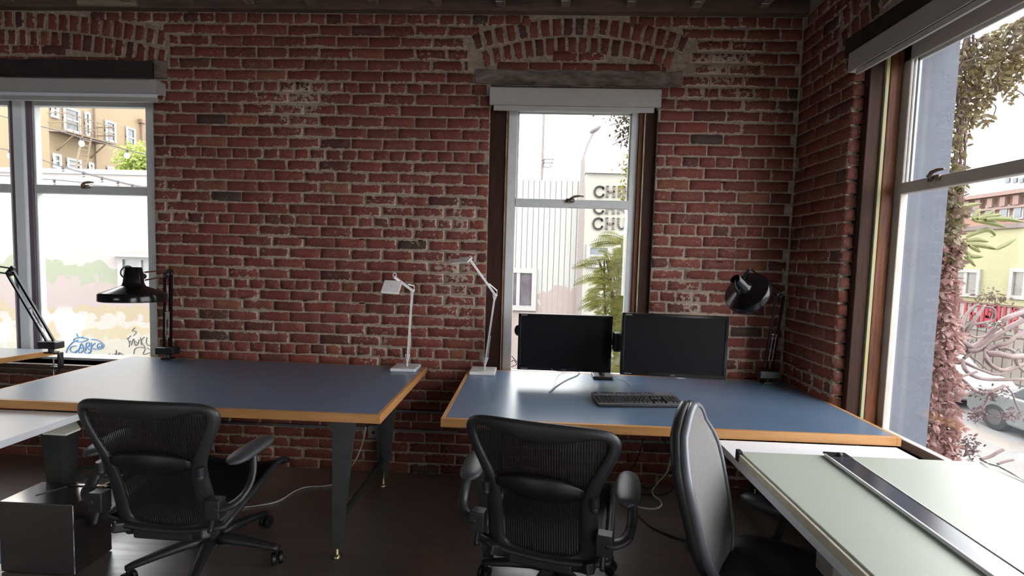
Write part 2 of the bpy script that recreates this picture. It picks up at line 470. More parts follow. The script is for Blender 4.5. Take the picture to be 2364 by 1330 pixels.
RIM = woodmat('rim_board', (.17,.105,.085,1), (.075,.05,.042,1), 0, .75, 4, .15, .3)
tag(MB().box((XL, WY-.05, 3.032), (XR, WY, 3.30)).build('trim_4', RIM), kind='structure')
# lintels -------------------------------------------------------------------
def lumpy_beam(x0, x1, y0, y1, z0, z1, nx=26):
    m = MB()
    rng = random.Random(3)
    top = [z1+rng.uniform(-.006, .006) for _ in range(nx+1)]; bot = [z0+rng.uniform(-.003, .003) for _ in range(nx+1)]
    vs = []
    for i in range(nx+1):
        x = x0+(x1-x0)*i/nx; d = rng.uniform(-.003, .003)
        vs += [(x, y0+d, bot[i]), (x, y0+d, top[i]), (x, y1, top[i]), (x, y1, bot[i])]
    fs = []
    for i in range(nx):
        a = i*4; b = a+4
        for k in range(4): fs.append((a+k, b+k, b+(k+1) % 4, a+(k+1) % 4)[::-1])
    fs += [(0, 1, 2, 3)[::-1], (nx*4, nx*4+1, nx*4+2, nx*4+3)]
    m.add(vs, fs); return m
LINB = woodmat('lintel_board', (.27,.215,.18,1), (.060,.046,.040,1), 0, .85, 3.2, .35, .8)
tag(lumpy_beam(-.398, .917, WY-.014, WY+.2, 2.596, 2.689).build('trim_2', LINB, bevel=.004), kind='structure')
tag(lumpy_beam(-4.75, -2.535, WY-.014, WY+.2, 2.598, 2.715).build('trim_1', DKLINT, bevel=.004), kind='structure')
tag(MB().box((XR-.012, .15, 2.60), (XR+.2, 2.72, 2.70)).build('trim_3', DKLINT, bevel=.004), kind='structure')
tag(MB().box((-2.525, WY-.016, 2.60), (-2.44, WY+.01, 2.715)).build('trim_5', LINB, bevel=.006), kind='structure')

# windows -------------------------------------------------------------------
STRIP = plain('old_paint_strip', srgb(196,186,160), .6, 0, .1, 30, .3, c2=srgb(120,95,70), vs=(1,1,.25))
STRIPG = plain('old_green_paint', srgb(160,172,140), .6, 0, .1, 8, .3, c2=srgb(176,160,110), vs=(1,1,.5))
LATCH = plain('latch_bronze', srgb(135,118,105), .4, .5, .1)
def latch(parent, m4):
    m = MB()
    m.box((-.028,-.012,-.012), (.028,.004,.012), m4)
    m.tube([m4 @ Vector(p) for p in ((0,-.012,.0), (0,-.03,.008), (.02,-.034,.022), (.05,-.034,.028), (.085,-.034,.026))], [.008,.010,.009,.008,.005], 8)
    m.ball((-.014,-.016,-.012), .007, m4); m.ball((.014,-.016,-.012), .007, m4)
    o = m.build('latch', LATCH, parent, smooth=True); return o
# window 2 (centre)
w2 = thing('window_2', None, None, (.243, WY, .66), kind='structure'); of = (.243, WY, .66)
m = MB()
m.box((-.296, WY+.03, .66), (-.19, WY+.30, 2.595)); m.box((.70, WY+.03, .66), (.782, WY+.30, 2.595)); m.box((-.296, WY+.03, 2.53), (.782, WY+.30, 2.595))
m.build('casing', DKWOOD, w2, off=of, bevel=.003)
m = MB(); m.box((-.19, WY+.022, .70), (-.183, WY+.05, 2.53)); m.box((.700, WY+.022, .70), (.708, WY+.05, 2.53)); m.build('paint_strip', STRIP, w2, off=of)
m = MB(); m.box((-.183, WY+.03, .70), (-.178, WY+.2, 2.53)); m.box((.672, WY+.035, .70), (.700, WY+.2, 2.53)); m.build('stop_bead', BRWOOD, w2, off=of, bevel=.002)
m = MB(); ya, yb = WY+.055, WY+.095
m.box((-.178, ya, .66), (-.118, yb, 2.53)); m.box((.628, ya, .66), (.672, yb, 2.53)); m.box((-.118, ya, 2.445), (.628, yb, 2.53))
m.box((-.118, ya-.006, 1.826), (.628, yb, 1.880)); m.box((-.118, ya, .66), (.628, yb, .722))
m.build('window_frame', ALU, w2, off=of, bevel=.004)
m = MB(); m.box((-.118, ya+.018, 1.878), (-.106, ya+.03, 2.447)); m.box((.616, ya+.018, 1.878), (.628, ya+.03, 2.447)); m.box((-.118, ya+.018, 2.436), (.628, ya+.03, 2.447)); m.build('inner_sash', ALU, w2, off=of, bevel=.002)
MB().box((-.118, ya+.022, .722), (.628, ya+.026, 1.826)).build('lower_pane', GLASS, w2, off=of)
MB().box((-.118, ya+.022, 1.880), (.628, ya+.026, 2.447)).build('upper_pane', GLASS, w2, off=of)
p = at(1316, 466, Y=ya-.006)
latch(w2, Matrix.Translation(Vector((p.x, ya-.008, 1.872))-Vector(of)))
# window 1 (left)
w1 = thing('window_1', None, None, (-3.6, WY, .66), kind='structure'); of = (-3.6, WY, .66)
ya, yb = WY+.12, WY+.17
m = MB(); m.box((-2.62, ya-.03, .66), (-2.545, WY+.33, 2.595)); m.box((-4.66, ya-.03, .66), (-4.585, WY+.33, 2.595)); m.box((-4.66, ya-.03, 2.53), (-2.545, WY+.33, 2.595)); m.build('casing', DKWOOD, w1, off=of, bevel=.003)
m = MB()
m.box((-2.70, ya, .66), (-2.62, yb, 2.53)); m.box((-4.585, ya, .66), (-4.50, yb, 2.53))
for (x0, x1) in ((-3.70, -3.68), (-3.525, -3.505)): m.box((x0, ya+.005, .66), (x1, yb, 2.53))
for (x0, x1) in ((-3.51, -2.70), (-4.50, -3.70)):
    m.box((x0, ya, 2.450), (x1, yb, 2.53)); m.box((x0, ya-.006, 1.846), (x1, yb, 1.905)); m.box((x0, ya, .66), (x1, yb, .680))
m.build('window_frame', ALU, w1, off=of, bevel=.004)
m = MB(); m.box((-3.68, ya-.004, .66), (-3.64, yb, 2.53)); m.box((-3.565, ya-.004, .66), (-3.525, yb, 2.53)); m.build('mullion_trim', plain('mauve_trim', srgb(112,98,108), .5, 0, .05), w1, off=of, bevel=.006)
MB().box((-3.645, ya-.02, .66), (-3.56, yb, 2.53)).build('mullion', plain('mullion_pale', srgb(238,240,242), .4, 0, .03), w1, off=of, bevel=.012)
for i, (x0, x1) in enumerate(((-3.51, -2.70), (-4.50, -3.70))):
    MB().box((x0, ya+.022, .68), (x1, ya+.026, 1.846)).build('lower_pane', GLASS, w1, off=of)
    MB().box((x0, ya+.022, 1.905), (x1, ya+.026, 2.455)).build('upper_pane', GLASS, w1, off=of)
latch(w1, Matrix.Translation(Vector((-3.13, ya-.008, 1.897))-Vector(of)))
SILLW = woodmat('sill_wood', (.16,.10,.075,1), (.05,.032,.026,1), 0, .6, 8, .1, .4)
m = MB(); m.box((-4.66, WY-.03, .615), (-2.545, WY+.16, .66)); m.box((-4.66, WY-.045, .60), (-2.545, WY-.03, .63)); m.build('sill', SILLW, w1, off=of, bevel=.004)
m = MB(); m.box((-.296, WY-.012, .62), (.782, WY+.30, .66)); m.build('sill', SILLW, w2, off=(.243, WY, .66), bevel=.004)
# window 3 (right wall)
w3 = thing('window_3', None, None, (XR, 1.45, .60), kind='structure'); of = (XR, 1.45, .60)
m = MB(); m.box((1.699, 2.585, .60), (1.768, 2.68, 2.70)); m.box((1.695, .30, 2.62), (1.86, 2.60, 2.70)); m.box((1.695, .30, .60), (1.86, .33, 2.70)); m.build('casing', DKWOOD, w3, off=of, bevel=.003)
MB().box((1.768, 2.572, .60), (1.786, 2.62, 2.65)).build('paint_strip', STRIPG, w3, off=of, bevel=.003)
MB().box((1.788, 2.575, .60), (1.856, 2.62, 2.65)).build('casing_board', BRWOOD, w3, off=of, bevel=.008, seg=3)
FR3 = plain('window_frame_taupe', srgb(200,191,183), .5, 0, .06, 12, .1)
xa, xb = 1.858, 1.895
m = MB()
m.box((xa, 2.535, .60), (xb, 2.60, 2.62)); m.box((xa, .33, .60), (xb, .41, 2.62)); m.box((xa, .33, 2.525), (xb, 2.60, 2.62)); m.box((xa, .33, .60), (xb, 2.60, .645))
m.box((xa-.008, .41, 1.862), (xb, 2.535, 1.918))
m.build('window_frame', FR3, w3, off=of, bevel=.004)
m = MB(); m.box((xa+.016, 2.500, 1.918), (xa+.028, 2.515, 2.525)); m.box((xa+.016, .41, 2.510), (xa+.028, 2.515, 2.525)); m.box((xa+.004, 2.515, 1.918), (xa+.012, 2.522, 2.525)); m.build('inner_sash', ALU, w3, off=of, bevel=.002)
MB().box((xa+.020, .41, .645), (xa+.024, 2.535, 1.862)).build('lower_pane', GLASS, w3, off=of)
MB().box((xa+.020, .41, 1.918), (xa+.024, 2.535, 2.525)).build('upper_pane', GLASS, w3, off=of)
p = at(2165, 405, X=xa)
latch(w3, Matrix.Translation(Vector((xa-.010, p.y, 1.908))-Vector(of)) @ Matrix.Rotation(-pi/2, 4, 'Z'))
m = MB(); m.box((XR, .30, .565), (1.86, 2.60, .60)); m.build('sill', plain('sill_grey', srgb(95,96,102), .5, 0, .1, 9), w3, off=of, bevel=.003)
STUC = plain('stucco_grey', srgb(94,98,108), .85, var=.07, vscale=5, bmp=.8, bscale=14)
nt = STUC.node_tree
v = coords(nt); n_ = noisen(nt, v, 5, 5, .6, 1.6); rdg = maprange(nt, mathn(nt, 'ABSOLUTE', mathn(nt, 'SUBTRACT', n_, .5)), 0, .015, 1, 0)
nt.links.new(bump(nt, mathn(nt, 'ADD', rdg, mathn(nt, 'MULTIPLY', noisen(nt, v, 60, 4), .25)), .35, .006), nt.nodes['Principled BSDF'].inputs['Normal'])
m = MB(); m.box((1.858, 2.62, -.3), (2.158, 3.50, 4.2)); m.box((1.897, -.9, -.3), (2.158, 2.62, .28)); m.box((1.897, .0, 2.80), (2.158, 2.62, 4.2)); m.box((1.897, -.9, .28), (2.158, .05, 4.2)); m.build('outer_jamb', STUC, w3, off=of)
m = MB(); m.add([(xb,.0,.60),(2.17,.0,.46),(2.17,2.62,.46),(xb,2.62,.60),(xb,.0,.3),(2.17,.0,.3),(2.17,2.62,.3),(xb,2.62,.3)], [(0,1,2,3)[::-1][::-1],(4,5,1,0),(5,6,2,1),(6,7,3,2),(7,4,0,3),(7,6,5,4)]); m.build('outer_sill', STUC, w3, off=of)
# roller shades --------------------------------------------------------------
def shade(name, label, x0, x1, axis, ztop, zbot, hem0, hem1, zhem):
    if axis == 'x':
        o = thing(name, label, 'roller shade', ((x0+x1)/2, WY-.04, ztop), group='roller shades over the windows')
        Mx = Matrix.Identity(4); L = x1-x0; cx = (x0+x1)/2; y0 = 0.0; 
    o_loc = Vector(o.location)
    m = MB(); m.box((x0, WY-.088, zbot), (x1, WY-.082, ztop)); m.box((x0, WY-.088, ztop-.004), (x1, WY-.005, ztop)); m.box((x0, WY-.092, zbot-.004), (x1, WY-.072, zbot+.004))
    m.build('fascia', SHADEM, o, off=o_loc, bevel=.0015)
    m = MB(); m.box((x0+.001, WY-.08, zbot), (x0+.006, WY-.005, ztop-.005)); m.build('end_cap', SHADEM, o, off=o_loc)
    m = MB(); m.box((x1-.006, WY-.08, zbot), (x1-.001, WY-.005, ztop-.005)); m.build('end_cap', SHADEM, o, off=o_loc)
    m = MB(); m.tube([(x0+.008, WY-.045, ztop-.06), (x1-.008, WY-.045, ztop-.06)], .026, 14); m.box((hem0, WY-.072, zhem+.02), (hem1, WY-.070, ztop-.06)); m.build('shade_cloth', WHTOP, o, off=o_loc)
    MB().box((hem0, WY-.080, zhem), (hem1, WY-.062, zhem+.030)).build('hem_bar', SHADEM, o, off=o_loc, bevel=.003)
    return o
shade('roller_shade', 'short grey metal roller shade box above the centre window behind the monitors', -.294, .774, 'x', 2.552, 2.446, -.268, .735, 2.412)
shade('roller_shade', 'grey metal roller shade box along the top of the left window', -4.70, -2.452, 'x', 2.566, 2.482, -4.66, -2.458, 2.426)
o = thing('roller_shade', 'large slanting grey roller shade box above the right-hand window', 'roller shade', (XR-.04, 1.4, 2.59), group='roller shades over the windows')
ol = Vector(o.location)
m = MB(); m.box((1.612, .10, 2.494), (1.619, 2.632, 2.592)); m.box((1.612, .10, 2.587), (XR-.002, 2.632, 2.592)); m.build('fascia', SHADEM, o, off=ol, bevel=.0015)
MB().box((1.619, 2.626, 2.494), (XR-.002, 2.632, 2.588)).build('end_cap', SHADEM, o, off=ol)
m = MB(); m.tube([(XR-.020, .2, 2.55), (XR-.020, 2.60, 2.55)], .013, 14); m.build('shade_cloth', WHTOP, o, off=ol)
m = MB(); m.box((XR-.022, .2, 2.474), (XR-.006, 2.60, 2.500)); m.build('hem_bar', SHADEM, o, off=ol, bevel=.003)
# conduits on the back wall ------------------------------------------------------
def raceway(lbl, x0, x1, z, r=.010):
    o = MB().tube([(x0, WY-.014, z), (x1, WY-.014, z)], r, 8).build('conduit', plain('conduit_paint', (.16,.15,.145,1), .5, .2), None, smooth=True)
    return tag(o, lbl, 'conduit', 'conduits along the foot of the brick wall')
raceway('upper grey conduit on the brick wall, in the gap between the two blue tables', -1.9, -.30, .431)
raceway('lower long grey conduit running along the brick wall under the tables', -2.4, -.46, .30)
raceway('grey conduit on the brick wall under the right blue table, beside the hanging cables', .05, 1.0, .293)
def outlet(x0, x1, z0, z1, lbl):
    o = thing('wall_outlet', lbl, 'outlet', ((x0+x1)/2, WY-.012, (z0+z1)/2), group='outlet boxes on the brick wall'); of = Vector(o.location)
    MB().box((x0, WY-.045, z0), (x1, WY-.011, z1)).build('box', plain('outlet_box', (.30,.29,.28,1), .4), o, off=of, bevel=.003)
    MB().box(((x0+x1)/2-.009, WY-.048, (z0+z1)/2-.008), ((x0+x1)/2+.009, WY-.044, (z0+z1)/2+.01)).build('socket', BLKPL, o, off=of)
outlet(-1.062, -.99, .245, .325, 'grey outlet box on the brick wall behind the left blue table leg')
outlet(.975, 1.035, .235, .325, 'pale outlet box on the brick wall behind the chair at the white desk')
# ------------------------------------------------------------------ tables
TH = .745
def taper_leg(m, x, y, sx, sy, ztop):
    "folded sheet-steel leg: two tapering faces meeting at an outer corner (sx, sy = -1/1 outward)"
    wt, wb_ = .118, .050
    # face seen from the front (in xz plane) and side face (in yz plane)
    zb = .05
    a = [(x, y, ztop), (x-sx*wt, y, ztop), (x-sx*wb_, y, zb), (x, y, zb)]
    b = [(x, y, ztop), (x, y-sy*wt, ztop), (x, y-sy*wb_, zb), (x, y, zb)]
    t = .004
    vs = a+[(p[0], p[1]-sy*t, p[2]) for p in a]
    m.add(vs, [(0,1,2,3),(7,6,5,4),(0,4,5,1),(1,5,6,2),(2,6,7,3),(3,7,4,0)])
    vs = b+[(p[0]-sx*t, p[1], p[2]) for p in b]
    m.add(vs, [(0,1,2,3),(7,6,5,4),(0,4,5,1),(1,5,6,2),(2,6,7,3),(3,7,4,0)])
def blue_table(label, x0, x1, y0, y1, lin=.255):
    t = thing('drafting_table', label, 'table', ((x0+x1)/2, (y0+y1)/2, 0), group='blue topped wood edged tables along the brick wall'); of = Vector(t.location)
    e, h = .020, .040
    MB().box((x0+e, y0+e, TH-h), (x1-e, y1-e, TH)).build('tabletop', LINO, t, off=of)
    ed = tag(MB().box((x0+e, y0, TH-h), (x1-e, y0+e, TH)).build('edge_band', MAPLE, t, off=of, bevel=.0015))
    MB().box((x0+e, y1-e, TH-h), (x1-e, y1, TH)).build('edge_band', MAPLE, t, off=of, bevel=.0015)
    MB().box((x0, y0, TH-h), (x0+e, y1, TH)).build('edge_band', MAPLEY, t, off=of, bevel=.0015)
    MB().box((x1-e, y0, TH-h), (x1, y1, TH)).build('edge_band', MAPLEY, t, off=of, bevel=.0015)
    lx0, lx1, ly0, ly1 = x0+lin, x1-.255, y0+.07, y1-.16
    zt = TH-h-.002
    for sx, x in ((1, lx0), (-1, lx1)):
        for sy, y in ((-1, ly0), (1, ly1)):
            m = MB(); taper_leg(m, x, y, sx, sy, zt)
            lg = m.build('leg', STEEL, t, off=of, bevel=.002)
            f = MB().lathe([(.004,.004),(.022,.002),(.024,.008),(.012,.018),(.008,.022),(.008,.10),(.0,.102)], 14, Matrix.Translation((x-sx*.024, y-sy*.012, 0)), cap0=True)
            f.build('levelling_foot', BRASS, lg, off=of, smooth=True)
        m = MB(); m.box((x-.02, ly0+.004, zt-.05), (x+.02, ly1-.004, zt-.001)); m.build('crossbar', STEEL, t, off=of)
        m = MB(); m.box((x-sx*.015-.006, ly0+.01, .145), (x-sx*.015+.006, ly1-.01, .185)); m.build('side_rail', STEEL, t, off=of)
    m = MB(); m.box((lx0, ly1-.07, zt-.045), (lx1, ly1-.04, zt-.002)); m.build('back_rail', STEEL, t, off=of)
    return t
blue_table('left blue-topped table with maple edge, between the left window and the narrow gap', -2.69, -.672, 2.140, 3.125, .41)
blue_table('right blue-topped table with maple edge, carrying the monitors and keyboard', -.392, 1.652, 2.135, 3.115)
# table 0, far left corner
T0 = .765
t0 = thing('drafting_table', 'grey tabletop corner with maple edge at the far left, under a clamp lamp', 'table', (-4.1, 2.75, 0)); of = Vector(t0.location)
p0, p1 = at(131, 808, Z=T0), at(0, 827.5, Z=T0)
dr = (p1-p0).normalized(); L0 = .95; sd = Vector((dr.y, -dr.x, 0)); sd = sd if sd.x < 0 else -sd
A_, B_ = p0, p0+dr*L0; C_, D_ = Vector((B_.x-1.1, B_.y-.1, T0)), Vector((A_.x-1.1, A_.y-.012, T0))
def slab(pts, z0, z1):
    m = MB(); n = len(pts); vs = [(p[0], p[1], z0) for p in pts]+[(p[0], p[1], z1) for p in pts]
    # ensure CCW
    ar = sum(pts[i][0]*pts[(i+1) % n][1]-pts[(i+1) % n][0]*pts[i][1] for i in range(n))
    idx = list(range(n)) if ar > 0 else list(range(n))[::-1]
    m.f = [tuple(idx[::-1]), tuple(i+n for i in idx)]+[(idx[i], idx[(i+1) % n], idx[(i+1) % n]+n, idx[i]+n) for i in range(n)]
    m.v = vs; return m
e1_ = dr*.0+sd*.018
GREYT = plain('grey_linoleum', srgb(120,132,138), .3, 0, .05)
slab([A_+e1_+dr*.0, B_+e1_, C_, D_], T0-.034, T0).build('tabletop', GREYT, t0, off=of)
slab([A_, B_, B_+sd*.0178, A_+sd*.0178], T0-.034, T0).build('edge_band', MAPLEY, t0, off=of, bevel=.001)
q = A_+dr*.40+sd*.10
MB().box((q.x-.03, q.y-.03, 0), (q.x+.03, q.y+.03, T0-.035)).build('leg', plain('grey_leg', srgb(140,140,135), .5), t0, off=of, bevel=.003)
q2 = C_-dr*.15-sd*.15
MB().box((q2.x-.03, q2.y-.03, 0), (q2.x+.03, q2.y+.03, T0-.035)).build('leg', plain('grey_leg_', srgb(140,140,135), .5), t0, off=of, bevel=.003)
# white desks -----------------------------------------------------------------
def white_desk(label, x0, x1, y0, y1, z, th, legm, legs, edge=WHTOP):
    t = thing('white_desk', label, 'desk', ((x0+x1)/2, (y0+y1)/2, 0), group='white desks in front of the blue tables'); of = Vector(t.location)
    MB().box((x0, y0, z-th), (x1, y1, z)).build('desktop', edge, t, off=of, bevel=.002)
    for (lx, ly, a, b) in legs: MB().box((lx-a/2, ly-b/2, 0), (lx+a/2, ly+b/2, z-th-.001)).build('leg', legm, t, off=of, bevel=.003)
    MB().box((x0+.08, (y0+y1)/2-.02, z-th-.05), (x1-.08, (y0+y1)/2+.02, z-th-.001)).build('crossbar', legm, t, off=of)
    return t
ZL = .700
white_desk('white desk on the left, butted against the front of the left blue table', -2.92, -2.095, .25, 2.136, ZL, .032, BLKPL, [(-2.62, 2.06, .075, .07), (-2.85, 2.06, .075, .07), (-2.365, .6, .075, .07), (-2.80, .6, .075, .07)])
ZR = .705
white_desk('white desk on the right beside the big window, carrying the drafting board', .845, 1.622, .35, 2.122, ZR, .032, CREAM, [(1.02, 1.56, .055, .09), (1.50, 1.56, .055, .09), (1.02, .6, .055, .09), (1.50, .6, .055, .09)])
# drafting board ------------------------------------------------------------------
ZB = ZR+.038
bl, br_ = at(1706, 1046, Z=ZB), at(2265, 1062, Z=ZB)
t = thing('drafting_board', 'pale green drafting board on the right white desk, crossed by a dark rule', 'drafting board', (1.3, 1.4, ZR)); of = Vector(t.location)
bx0, by1 = bl.x, (bl.y+br_.y)/2; bx1 = br_.x-.01; by0 = .45
BORCO = plain('board_cover', srgb(166,170,159), .42, 0, .03, 3, .05, 300, c2=srgb(161,167,155))
MB().box((bx0+.012, by0, ZR+.006), (bx1, by1, ZB)).build('board', BORCO, t, off=of, bevel=.003)
MB().box((bx0, by0, ZR+.001), (bx0+.012, by1-.01, ZB-.006)).build('edge_strip', plain('edge_cream', srgb(214,206,184), .5, 0, .1), t, off=of, bevel=.002)
m = MB(); m.box((bx0-.004, by1-.02, ZR+.001), (bx0+.014, by1+.006, ZB+.008)); m.build('corner_bracket', GRPHT, t, off=of, bevel=.003)
# wire guide at the far right edge
wp = [at(2264, 1062, Z=ZB+.006), at(2285, 1072, Z=ZB+.012), at(2306, 1077, Z=ZB+.012), at(2364, 1108, Z=ZB+.006), Vector((bx1+.01, .5, ZB+.004))]
m = MB(); m.tube(wp, .004, 8); m.build('guide_wire', CHROME, t, off=of, smooth=True)
# straightedge
s0, s1 = at(1927, 1049, Z=ZB+.01), at(2330, 1330, Z=ZB+.01)
d = (s1-s0).normalized(); s0b = s0+d*.012; s1b = s0+d*1.35
RULE = plain('rule_dark', srgb(58,60,70), .2, .1, .08, 5, spec=.8)
m = MB(); m.bar(s0b, s1b, .078, .007); m.build('sliding_rule', RULE, t, off=of, bevel=.001)
rl = t.children[-1]
m = MB(); m.bar(s0b+Vector((-.043,0,0)), s1b+Vector((-.043,0,0)), .006, .012); m.bar(s0b+Vector((.041,0,.001)), s1b+Vector((.041,0,.001)), .003, .010); m.build('rule_edge', ALU, rl, off=of)
m = MB(); m.bar(s0+Vector((0,.006,.003)), s0+d*.05+Vector((0,0,.003)), .082, .008); m.build('end_block', BLKPL, rl, off=of, bevel=.001)
m = MB(); m.lathe([(.010,0),(.011,.008),(.008,.012),(0,.013)], 16, Matrix.Translation(s0+d*.03+Vector((0,0,.006)))); m.build('knob', BLKPL, rl, off=of, smooth=True)
# low black box ---------------------------------------------------------------------
t = thing('computer_case', 'low glossy black box on the floor under the left white desk', 'computer', (-2.2, 2.1, 0), 0); of = Vector(t.location)
c0, c1, c2, c3 = at(167, 1167, Z=.33), at(213, 1137, Z=.33), at(53, 1113, Z=.33), at(-2, 1136, Z=.33)
fr_l = at(5, 1159, Z=.33)
GLB = plain('box_gloss_black', (.006,.006,.007,1), .14, 0, .1, 10, spec=1.0)
GLB.node_tree.nodes['Principled BSDF'].inputs['IOR'].default_value = 2.8
ux = (c0-fr_l).normalized(); 
A1_ = c0; B1_ = fr_l-ux*.02; dd = Vector((-ux.y, ux.x, 0))
C1_ = B1_+dd*.195; D1_ = A1_+dd*.195
slab([B1_, A1_, D1_, C1_], .004, .33).build('case', GLB, t, off=of, bevel=.004)
def lerp(a, b, t_): return a+(b-a)*t_
ins = lambda u, v: lerp(lerp(B1_, A1_, u), lerp(C1_, D1_, u), v)
m = MB()
for a, b in (((.30,.35),(.46,.86)), ((.46,.86),(.97,.86))): m.bar((*ins(*a).xy, .3315), (*ins(*b).xy, .3315), .012, .003)
m.build('top_trim', BLKPL, t, off=of)
MB().bar((*ins(-.012,.0).xy, .17), (*ins(-.012,.02).xy, .17), .006, .26).build('side_panel', plain('side_pale', srgb(150,165,190), .4), t, off=of)
# papers under left desk
t = tag(slab([at(98,1001,Z=.645), at(152,1004,Z=.645), at(186,990,Z=.645), at(172,968,Z=.645), at(130,975,Z=.645)], .640, .648).build('paper_sheet', plain('paper', srgb(225,222,210), .7, 0, .02), None), 'curled white paper sticking out from under the left white desk', 'paper')
# monitors --------------------------------------------------------------------------
SCREEN = plain('screen_off', (.005,.005,.006,1), .45, 0, .03, 6, spec=.12)
BEZEL = plain('bezel_gloss', (.010,.010,.011,1), .12, 0, .05)
def text_mesh(txt, size, mat, parent, mtx, name='logo', extrude=.0003, bold=False):
    cu = bpy.data.curves.new(name, 'FONT'); cu.body = txt; cu.size = size; cu.extrude = extrude; cu.align_x = 'CENTER'
    if bold: cu.offset = size*.02
    o = bpy.data.objects.new('tmp_text', cu); COL.objects.link(o)
    dg = bpy.context.evaluated_depsgraph_get(); dg.update(); me = bpy.data.meshes.new_from_object(o.evaluated_get(dg))
    bpy.data.objects.remove(o); me.name = name; me.materials.clear(); me.materials.append(mat)
    o = bpy.data.objects.new(name, me); COL.objects.link(o); o.parent = parent; o.matrix_local = mtx; return o
LOGO = plain('logo_silver', srgb(150,152,156), .4, .3)
def monitor(label, loc, rz):
    "local: screen centre at origin, facing -y"
    t = thing('monitor', label, 'monitor', loc, rz, group='two flat black monitors on the right blue table')
    w, h = .558, .340
    m = MB(); m.box((-w/2, .004, -h/2), (w/2, .030, h/2)); m.box((-w/2+.05, .03, -h/2+.05), (w/2-.05, .048, h/2-.06)); m.build('housing', BLKPL, t, bevel=.004)
    m = MB(); b = .016; y0, y1 = -.004, .0045
    m.box((-w/2, y0, -h/2), (w/2, y1, -h/2+.022)); m.box((-w/2, y0, h/2-b), (w/2, y1, h/2)); m.box((-w/2, y0, -h/2+.022), (-w/2+b, y1, h/2-b)); m.box((w/2-b, y0, -h/2+.022), (w/2, y1, h/2-b))
    m.build('bezel', BEZEL, t, bevel=.002)
    MB().box((-w/2+b, -.001, -h/2+.022), (w/2-b, .0043, h/2-b)).build('screen', SCREEN, t)
    text_mesh('ASUS', .011, LOGO, t, Matrix.Translation((0, -.0045, -h/2+.006)) @ Matrix.Rotation(pi/2, 4, 'X'))
    m = MB(); m.box((-w/2+.018, -.0046, h/2-.013), (-w/2+.052, -.0040, h/2-.004)); m.build('sticker', plain('sticker_grey', srgb(92,92,92), .5), t)
    m = MB(); m.box((-w/2+.02, -.0046, -h/2+.008), (-w/2+.062, -.0042, -h/2+.011)); m.build('port_legend', LOGO, t)
    return t
c = (at(1199,722,Y=2.85)+at(1408,862,Y=2.85))/2
monitor('left black monitor, in front of the centre window', (c.x, c.y, c.z), radians(0))
c = (at(1437,724,Y=2.60)+at(1674,874,Y=2.60))/2
monitor('right black monitor, mostly in front of the brick wall', (c.x, c.y, c.z), radians(-4))
t = thing('monitor_stand', 'black two-armed monitor stand on the right blue table behind the left monitor', 'monitor stand', (.465, 3.02, TH)); of = Vector(t.location)
MB().box((.405, 2.955, TH), (.530, 3.075, TH+.022)).build('base', BLKPL, t, off=of, bevel=.008)
MB().tube([(.465, 3.02, TH+.02), (.465, 3.02, 1.12)], .019, 16).build('pole', GRPHT, t, off=of, smooth='auto')
m = MB(); m.bar((.22, 2.99, .985), (.60, 2.975, .985), .035, .045); m.bar((.60, 2.97, .985), (.66, 2.80, 1.0), .035, .045); m.bar((.66, 2.80, 1.0), (.765, 2.69, 1.03), .03, .04); m.bar((.34, 2.99, .985), (.215, 2.91, .99), .03, .04); m.build('arm', BLKPL, t, off=of, bevel=.006)
m = MB(); g1 = at(1424, 787, Y=2.80); m.box((g1.x-.022, 2.76, g1.z-.06), (g1.x+.022, 2.84, g1.z+.05)); m.build('joint', BLKPL, t, off=of, bevel=.012, seg=3)
MB().box((.16, 2.901, .92), (.27, 2.909, 1.05)).build('mount_plate', BLKPL, t, off=of, bevel=.003); MB().box((.72, 2.672, .97), (.81, 2.680, 1.10)).build('mount_plate', BLKPL, t, off=of, bevel=.003)
m = MB(); p = at(1192, 762, Y=2.92); m.ball((p.x+.012, 2.91, p.z), (.024, .02, .034)); m.build('tilt_knob', BLKPL, t, off=of, smooth=True)
# keyboard ---------------------------------------------------------------------------
t = thing('keyboard', 'black and silver computer keyboard on the right blue table in front of the monitors', 'keyboard', (.574, 2.50, TH), radians(6))
kw, kd = .448, .165; zf, zb = .018, .033
def kz(y): return zf+(zb-zf)*(y+kd/2)/kd
m = MB(); y0, y1 = -kd/2, kd/2
prof = [(y0, .004), (y0, .012), (y0+.006, zf-.001), (y1-.004, zb-.002), (y1, zb-.008), (y1, .006), (y1-.02, .0035)]
n = len(prof); vs = [(-kw/2, a, b) for a, b in prof]+[(kw/2, a, b) for a, b in prof]
m.add(vs, [tuple(reversed(range(n))), tuple(range(n, 2*n))]+[(i, (i+1) % n, n+(i+1) % n, n+i) for i in range(n)])
KSIL = plain('keyboard_grey', srgb(96,95,102), .4, .1, .04)
m.build('body', BLKPL, t, bevel=.0025)
def kslab(x0, x1, a, b, h, mat, name):
    m = MB(); m.add([(x0,a,kz(a)-.002),(x1,a,kz(a)-.002),(x1,b,kz(b)-.002),(x0,b,kz(b)-.002),(x0,a,kz(a)+h),(x1,a,kz(a)+h),(x1,b,kz(b)+h),(x0,b,kz(b)+h)],
                     [(3,2,1,0),(4,5,6,7),(0,1,5,4),(1,2,6,5),(2,3,7,6),(3,0,4,7)]); return m.build(name, mat, t, bevel=.0012)
kslab(-kw/2+.004, kw/2-.004, y1-.052, y1-.004, .0015, KSIL, 'top_strip'); kslab(-kw/2, kw/2, y0+.001, y0+.011, .0015, KSIL, 'front_strip')
kb_ = MB()
for q in ((-.215, -.150),): pass
KEYM = plain('keycap', (.012,.012,.014,1), .35, 0, .1, spec=.4)
